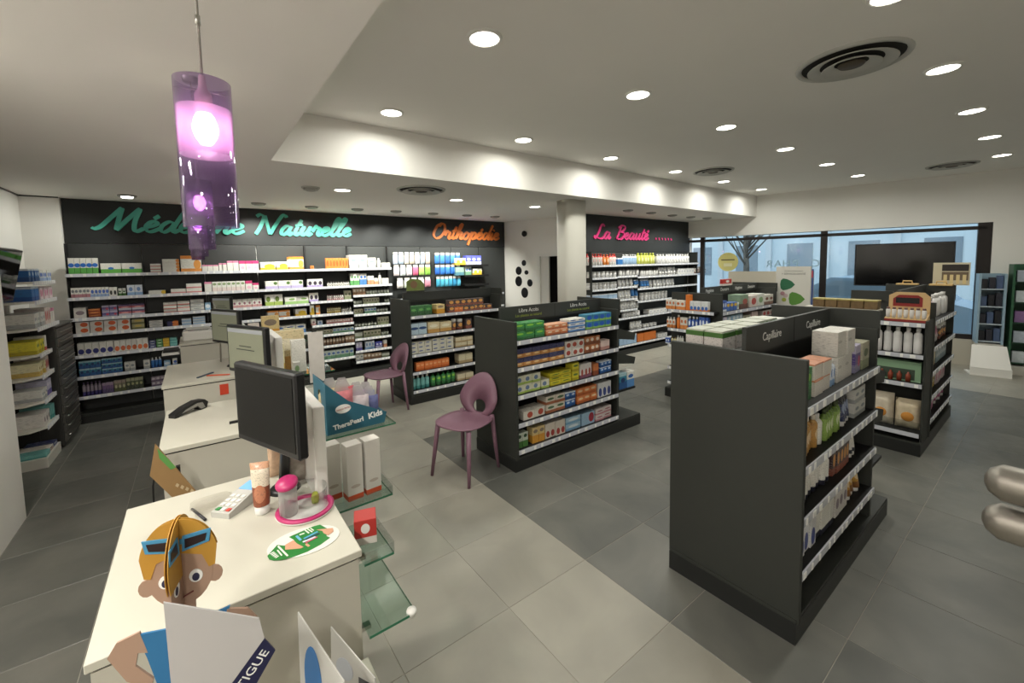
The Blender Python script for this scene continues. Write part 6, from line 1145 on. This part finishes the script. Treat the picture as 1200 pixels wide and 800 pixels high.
# ---- display board with the navy strip, in front of the boy
t = thing('display_board', 'blank grey display board with a navy strip of white letters before the boy', 'display board', (.0, .87, .62))
BD = mat('board_grey_white', 'c3c0bf', .6); NV = mat('navy_strip', '1e1f45', .5)
MB().prism([(-.07, 0), (-.073, .607), (.057, .507), (.063, .465), (.009, .41), (-.03, .36), (-.03, 0)], -.002, .002, cb).build('panel', BD, t)
MB().prism([(.063, .465), (.079, .432), (.045, .385), (.0, .33), (-.03, .30), (-.03, .36), (.009, .41)], -.003, .001, cb).build('strip', NV, t)
text('lettering', 'FATIGUE', .023, TAG, t, (.033, -.0035, .409), (.7, 0, .7), (-.7, 0, .7), .0004)
MB().prism([(0, 0), (.0, .25), (.09, 0)], -.052, -.048, cp).build('easel_leg', BD, t)
bx('foot_card', BD, t, -.07, -.03, 0, .09, 0, .003)
# ---- blue and white cards beside it
for k, (x, y, r, c) in enumerate(((.17, .99, -1.15, '3c78b8'), (.26, 1.08, -1.1, 'b8bcc4'))):
    t = thing('standing_card', ('white card with a blue picture standing on the low cabinet', 'pale folded card standing behind the blue-picture card')[k], 'card', (x, y, .62), r)
    MB().prism([(-.07, 0), (.09, 0), (.09, (.25, .12)[k]), (-.06, (.35, .2)[k])], -.0015, .0015, cb).build('card', mat('card_white', 'c4c2bd', .5), t)
    MB().prism(ell(-.015, (.2, .1)[k], .03, (.085, .03)[k]), -.003, -.0016, cb).build('picture', mat('card_pic_'+c, c, .5), t)
    bx('print_frame', mat('card_pic_line', '4a4a4e', .5), t, .035, .07, -.0028, -.0016, .03, (.17, .1)[k])
    MB().prism([(0, 0), (.06, 0), (0, .12)], -.0015, .0015, cp).build('strut', MATS['card_white'], t)
MB().tube(spl := [(.09, .98, .624), (.06, 1.05, .70), (.09, 1.10, .76), (.13, 1.08, .72), (.14, 1.0, .66), (.12, .93, .624)], .005, 8).build('black_cable', BPLAST, None, label='black cable loop standing on the low cabinet', cat='cable')
# ================================================================ chairs
def chair(label, x, y, rz):
    t = thing('mauve_chair', label, 'chair', (x, y, 0), rz, 'mauve plastic chairs')
    # seat: rounded shallow dish, front is +x
    V = []; F = []; n = 32; rings = [(.0, .432), (.5, .435), (.85, .447), (1., .456), (.99, .445), (.85, .432), (.5, .420), (0, .417)]
    for rr, z in rings:
        for k in range(n):
            a = 2*math.pi*k/n; c, s = math.cos(a), math.sin(a); e = .75
            V.append((.225*rr*math.copysign(abs(c)**e, c), .225*rr*math.copysign(abs(s)**e, s), z))
    for i in range(len(rings)-1):
        for k in range(n): F.append((i*n+k, i*n+(k+1) % n, (i+1)*n+(k+1) % n, (i+1)*n+k))
    MB().add(V, F, 0, True).build('seat', PINK, t)
    # back: egg-shaped shell with an oval hole low down
    m_ = MB(); N = 36; V = []; F = []
    def pos(u, v, th):   # u across -1..1, v height 0..1
        bend = .05*u*u; xx = -.185-.11*v+bend; return (xx-th, u, .42+.375*v)
    out, inn = [], []
    for k in range(N):
        a = 2*math.pi*k/N; c, s = math.cos(a), math.sin(a)
        wv = .2*(1-.18*s) if s > 0 else .205
        out.append((wv*c/1., .5+.5*s)); inn.append((.07*c, .24+.15*s))
    for th in (0, .016):
        for q in (out, inn):
            for (uu, vv) in q:
                p = pos(uu/.21, vv, th); V.append((p[0], uu, p[2]))
    def quad(o1, o2, flip=False):
        for k in range(N): F.append((o1+k, o1+(k+1) % N, o2+(k+1) % N, o2+k))
    quad(0, N); quad(2*N, 3*N); quad(0, 2*N); quad(N, 3*N)
    m_.add(V, F, 0, True); b = m_.build('backrest', PINK, t)
    for sx, sy, nm in ((1, 1, 'leg'), (1, -1, 'leg'), (-1, 1, 'leg'), (-1, -1, 'leg')):
        top = (.15*sx-(.02 if sx < 0 else 0), .165*sy, .432 if sx > 0 else .47); bot = (.205*sx, .20*sy, 0)
        MB().tube([top, ((top[0]*.5+bot[0]*.5), (top[1]*.5+bot[1]*.5), .22), bot], [.021, .018, .013], 10).build(nm, PINK, t)
    return t
chair('nearer mauve plastic chair with an egg-shaped back, beside the colourful gondola', 1.76, 3.04, math.radians(200))
chair('farther mauve plastic chair by the herbal gondola', 1.78, 5.0, math.radians(186))
# ================================================================ wall stickers, television, displays
t = wthing('wall_decal', 'black and white oval petal decals on the white middle wall', 'wall decal', (*mw(.75), 1.2))
for s, z, rx, rz in ((.518, 1.78, .055, .06), (.385, 1.625, .075, .085), (.577, 1.59, .05, .045), (.38, 1.41, .085, .105), (.656, 1.38, .065, .075), (.526, 1.18, .085, .105)):
    MB().prism(ell(s, z, rx, rz, 20), -.004, -.001, lambda a, b, q: (*mw(a, q), b)).build('petal', mat('decal_dark', '1c1c1e', .35, noise=.9, nscale=9), t)
t = MB().lathe([(0, 0), (.05, .0), (.06, .03), (.05, .05), (0, .055)], 18, axis='y', caps=False).xf(Matrix.Translation((*mw(.593, -.052), 2.36))).build('wall_speaker', BPLAST, None, label='small round black speaker high on the white middle wall', cat='speaker')
t = wthing('television', 'large black television on a stand before the shop window', 'television', (*sw(1.72, -.2), 0))
tb = MB(); swbox(tb, 2.32, 1.12, -.24, -.19, 1.27, 1.99); tb.build('bezel', BPLAST, t)
swbox(MB(), 2.30, 1.14, -.243, -.2405, 1.29, 1.97).build('screen', mat('tv_black', '0a0a0b', .12), t)
x_, y_ = sw(1.85, -.2); MB().tube([(x_, y_, .02), (x_, y_, 1.3)], .03).build('pole', BPLAST, t); MB().lathe([(0, .03), (.22, .025), (.25, 0), (0, 0)], 28, (x_, y_, 0), caps=False).build('foot', BPLAST, t)
t = wthing('wall_screen', 'dark framed screen fixed high on the left wall', 'screen', (-1.3, 4.8, 1.6))
MB().prism([(-1.22, 1.56), (-1.18, 1.55), (-1.10, 1.95), (-1.14, 1.965)], 4.5, 5.12, cb).build('bezel', BPLAST, t)
MB().prism([(-1.180, 1.57), (-1.1735, 1.57), (-1.0975, 1.935), (-1.104, 1.935)], 4.52, 5.10, cb).build('screen', mat('glossy_dark_screen', '14120f', .06), t)
MB().tube([(-1.19, 4.8, 1.8), (-1.5, 4.8, 1.85)], .02).build('wall_arm', BPLAST, t)
# services sign on the end cap behind
t = wthing('services_sign', 'white services placard with two green leaf shapes behind the nearest gondola', 'sign', (6.78, 2.5, 1.1))
bx('end_cap_post', CHAR, t, 6.7, 6.82, 2.15, 2.62, 0, 1.1)
bx('board', mat('placard_white', 'd8d5cc', .5), t, 6.74, 6.765, 2.12, 2.55, 1.1, 1.655)
def leafp(cy, cz, w_, h): return [(cy+w_*a, cz+h*b) for a, b in ((1, 0), (.9, .35), (.6, .5), (.1, .45), (-.5, .3), (-1, 0), (-.5, -.3), (.1, -.45), (.6, -.5), (.9, -.35))]
MB().prism(leafp(2.40, 1.40, .095, .17), 6.7385, 6.7395, cp).build('leaf', mat('dark_leaf', '2f6a4a', .5), t)
MB().prism(leafp(2.28, 1.20, .10, .19), 6.7385, 6.7395, cp).build('leaf', mat('mid_leaf', '5a8a3c', .5), t)
for y, z, c in ((2.46, 1.27, 'b88a90'), (2.42, 1.24, 'c8b0b0'), (2.44, 1.18, 'a8b04a')): MB().prism(ell(y, z, .03, .03, 10), 6.7385, 6.7395, cp).build('dot', mat('dot_'+c, c, .5), t)
text('lettering', 'VOTRE PHARMACIE', .026, mat('sign_ink', '6a6a64', .5), t, (6.739, 2.33, 1.59), (0, -1, 0), (0, 0, 1), .0004); text('lettering', '+ SERVICES SANTÉ', .036, mat('sign_ink2', '4a4a46', .5), t, (6.739, 2.33, 1.55), (0, -1, 0), (0, 0, 1), .0004)
# things on the far gondola: tester stand, boxed set, bagged puffs
t = wthing('tester_stand', 'cream and red cardboard tester stand on top of the pink gondola end', 'display stand', (5.15, 1.0, 1.18))
CARD = mat('tester_cream', 'c8a878', .5); RED = mat('tester_red', '8a2a28', .5)
MB().prism([(.72, 1.182), (1.0, 1.182), (1.0, 1.41), (.95, 1.44), (.76, 1.44), (.72, 1.40)], 5.2, 5.212, lambda a, b, q: (q, a, b)).build('back_card', CARD, t)
MB().prism([(.77, 1.31), (.97, 1.31), (.97, 1.38), (.93, 1.415), (.8, 1.415), (.77, 1.39)], 5.196, 5.1995, lambda a, b, q: (q, a, b)).build('red_print', RED, t)
bx('dark_label', BPLAST, t, 5.193, 5.1955, .79, .95, 1.34, 1.39)
MB().prism([(5.06, 1.182), (5.2, 1.182), (5.2, 1.25), (5.06, 1.205)], .72, 1.0, lambda a, b, q: (a, q, b)).build('tray', CARD, t)
bx('red_edge', RED, t, 5.055, 5.0595, .72, 1.0, 1.182, 1.203)
for k in range(7):
    y = .98-k*.04; z = 1.212
    tt = thing('tester_tube', f'{NTHF[k+1]} small white tester tube from left on the red tester stand', 'tube', (5.09, y, z), 0, 'tester tubes')
    MB().lathe([(.014, 0), (.016, .03), (.017, .07), (.012, .078)], 12).build('body', mat('tester_white', 'd8d4d0', .4), tt); MB().lathe([(.012, .078), (.012, .095)], 12).build('cap', mat('tester_cap', '6a4a44', .4), tt)
t = wthing('gift_set', 'pale green carton with a row of small amber bottles on the gondola end', 'gift set', (5.1, .95, .64))
bx('carton', mat('mint_card', '9abf9a', .5), t, 5.09, 5.17, .74, 1.26, .6405, .82); bx('window', mat('mint_dark', '4a5a4c', .5), t, 5.0885, 5.0898, .78, 1.22, .655, .75)
for k in range(7): MB().lathe([(.018, 0), (.018, .06), (.008, .07), (.008, .085)], 10, (5.068, 1.18-k*.06, .645)).build('small_bottle', mat('amber_small', '8a3f2a', .35), t)
for k, (y, c) in enumerate(((1.19, 'd8d0c0'), (1.0, 'd4c8b4'), (.815, 'd0c0a4'))):
    tt = thing('puff_bag', f'{("left", "middle", "right")[k]} clear bag of cream and orange sponges in the bottom bin', 'bag', (5.12, y, .205), -math.pi/2+.04*k, 'bags in the bottom bin')
    pillow(.175, .33-.03*k, .13, 8).build('film', mat('bagfilm_'+c, c, .12, noise=.4, nscale=14, bump=.5), tt)
    MB().lathe([(0, -.012), (.04, -.01), (.048, .0), (.04, .01), (0, .012)], 18, (0, -.058, .12), axis='y', caps=False).build('sponge', mat('sponge_orange', 'cc8a3c', .7), tt)
MB().box(5.0, 5.012, .72, 1.3, .2005, .3).build('bin_lip', ACRYL, G3)
for k, y in enumerate((.78, 1.05)):
    tt = thing('wooden_tray', f'{("right", "left")[k]} small pale wooden tray on top of the pink gondola', 'tray', (6.4, y+.03, 1.447), 0, 'wooden trays')
    MB().box(-.05, .05, -.09, .09, 0, .018, bev=.003).build('base', mat('pale_wood', 'c8a870', .5, noise=.1), tt); MB().tube([(0, -.04, .018), (0, -.035, .045), (0, .035, .045), (0, .04, .018)], .007, 8).build('handle', mat('pale_wood', 'c8a870'), tt)
t = wthing('product_poster', 'beige and black product poster board on the pink gondola', 'poster', (6.56, .8, 1.447))
bx('board', mat('poster_beige', 'c8bea4', .5), t, 6.55, 6.57, .62, .9, 1.447, 1.69); bx('dark_print', mat('poster_dark', '2a2420', .5), t, 6.547, 6.5495, .63, .83, 1.60, 1.67); bx('product_print', mat('poster_dark2', '6a5a48', .5), t, 6.547, 6.5495, .63, .83, 1.5, 1.59)
for k in range(4): bx('bottle_print', mat('poster_cream', 'd8c490', .5), t, 6.5455, 6.547, .645+k*.048, .672+k*.048, 1.46, 1.56)
for k in range(5):
    tt = thing('soap_box', f'{NTHF[k+1]} small dark and amber box from left on the end cap of nearest gondola', 'box', (3.44, 1.02-k*.07, 1.437), 0, 'small boxes on the end cap')
    MB().box(-.04, .04, -.033, .033, 0, .05, bev=.002).build('carton', mat('soap_dark', '6a5434', .5, noise=.6, nscale=40), tt); bx('lid', mat('soap_lid', 'a89a5a', .5), tt, -.041, .041, -.034, .034, .05, .058)
bx('cap_top', mat('grey_paper', 'b4b0a6', .6), G1, 3.38, 3.5, .7, 1.1, 1.426, 1.4365)
t = wthing('picture_card', 'small card with a brown and green portrait picture on the herbal gondola', 'card', (2.3, 5.25, 1.33))
MB().prism([(2.2, 1.44), (2.2, 1.56), (2.26, 1.60), (2.4, 1.58), (2.45, 1.52), (2.45, 1.44)], 5.2, 5.206, cb).build('card', mat('portrait_green', '7c8a4c', .5, noise=.5, nscale=12), t)
MB().prism(ell(2.3, 1.52, .05, .05, 16), 5.1985, 5.1995, cb).build('portrait', mat('portrait_brown', '8a6a50', .5), t); bx('foot', CHAR, t, 2.2, 2.45, 5.195, 5.22, 1.4205, 1.44)
link('red_box', goods_mesh('box', .22, .05, .085, 'redbox')[0], None, (5.66, 2.725, 1.4255), 0, 'red and white box on the header before the beauty wall', 'box')
t = wthing('window_banner', 'narrow blue banner with a red patch beside the window mullion', 'banner', (*sw(2.95, -.12), .0))
swbox(MB(), 2.98, 2.90, -.14, -.12, .3, 1.56).build('panel', mat('banner_blue', '4a5a88', .5), t); swbox(MB(), 2.96, 2.91, -.143, -.1405, 1.4, 1.53).build('red_patch', mat('banner_red', 'b84a58', .5), t)
swbox(MB(), 3.05, 2.82, -.25, -.02, 0, .3).build('foot', mat('banner_foot', '3a3a40', .5), t)
# spinner displays by the street wall
def rack(label, y, w_, z0, z1, n, body, shelfm, cols, nm):
    t = wthing('display_rack', label, 'display rack', (*sw(y, -.2), 0))
    swbox(MB(), y+w_/2, y-w_/2, -.06, -.02, z0, z1).build('back_board', body, t)
    swbox(MB(), y+w_/2, y-w_/2, -.42, -.02, 0, z0).build('base', mat('rack_base', 'c4c0b6', .5), t)
    for s in (-1, 1): swbox(MB(), y+s*w_/2+.012, y+s*w_/2-.012, -.34, -.02, z0, z1).build('side', body, t)
    for k in range(n):
        z = z0+(z1-z0)*(k+.15)/n
        swbox(MB(), y+w_/2-.013, y-w_/2+.013, -.32, -.061, z-.015, z).build('shelf', shelfm, t)
        for j in range(3):
            yy = y+w_*(.3-.3*j); c = cols[(k+j) % len(cols)]
            x__, y__ = sw(yy, -.24)
            o = MB().box(-.05, .05, -w_*.13, w_*.13, 0, (z1-z0)/n*(.55+.1*((k*3+j) % 3)), bev=.004).build('rack_goods', mat('rack_'+c, c, .4, noise=.3, nscale=20), None, (x__, y__, z+.0005), math.atan2(.73, 3.55), f'{("left", "middle", "right")[j]} {nm} on {("lowest", "second", "third", "fourth", "top")[k]} shelf of {label.split(" with")[0]}'[:110], 'pack', 'goods on '+label[:40])
rack('pale blue rack with dark shoes', .73, .25, .42, 1.48, 4, mat('rack_blue', '8fa8b8', .4), mat('rack_shelf', 'b8c4cc', .3), ['1c1c22', '2a2a34', '4a5a78'], 'dark shoe pack')
rack('green rack with white packs', .30, .46, .12, 1.62, 5, mat('rack_green', '2f5a40', .5), mat('rack_green_shelf', '2a4a38', .5), ['c4ccd0', 'b0b8c4', '8a6a98'], 'white pack')
swb = MB(); swb.prism([sw(.95, -.75), sw(.55, -.75), sw(.52, -.45), sw(.98, -.45)], 0.0, .02, lambda a, b, q: (a, b, q))
t = wthing('floor_sign', 'white sloping floor stand in front of the blue rack', 'floor stand', (*sw(.75, -.6), 0))
swb.build('foot', WPLAST, t); x_, y_ = sw(.9, -.72); MB().prism([sw(.95, -.74), sw(.55, -.74), sw(.55, -.72), sw(.95, -.72)], .0205, .12, lambda a, b, q: (a, b, q)).build('lip', WPLAST, t)
MB().add([(*sw(.95, -.72), .1), (*sw(.55, -.72), .1), (*sw(.58, -.5), .42), (*sw(.92, -.5), .42), (*sw(.95, -.70), .08), (*sw(.55, -.70), .08), (*sw(.58, -.47), .41), (*sw(.92, -.47), .41)], [(0, 1, 2, 3), (7, 6, 5, 4), (0, 4, 5, 1), (1, 5, 6, 2), (2, 6, 7, 3), (3, 7, 4, 0)]).build('board', WPLAST, t)
# chrome rail at the edge of the picture
RR = .036
t = wthing('chrome_rail', 'two rounded chrome rail ends close to the camera', 'rail', (1.2, -.25, 0))
CH2 = mat('satin_chrome', '8f8a82', .45, metal=.9)
for z in (1.338, 1.262): MB().tube([(1.2, .078, z), (1.2, .072, z), (1.2, .055, z), (1.2, -.25, z)], [.008, .022, .034, .036], 16).build('bar', CH2, t)
MB().tube([(1.2, -.24, 0), (1.2, -.24, 1.4)], .025, 16).build('post', CH2, t); MB().lathe([(0, .02), (.15, .015), (.16, 0), (0, 0)], 24, (1.2, -.24, 0), caps=False).build('foot', CH2, t)
# small products on the end caps
for gi, (g, x, y0, z, nm) in enumerate(((G2, 3.47, 2.79, .4205, 'teal and white carton on low end shelf of the colourful gondola'),)):
    for k in range(2): link('spray_carton', goods_mesh('box', .12, .1, .17, ('tnv', 'wbt')[k])[0], None, (x+.03+.13*k+.06, y0, z), 0, f'{("left", "right")[k]} {nm}', 'carton', 'cartons on the end shelf')
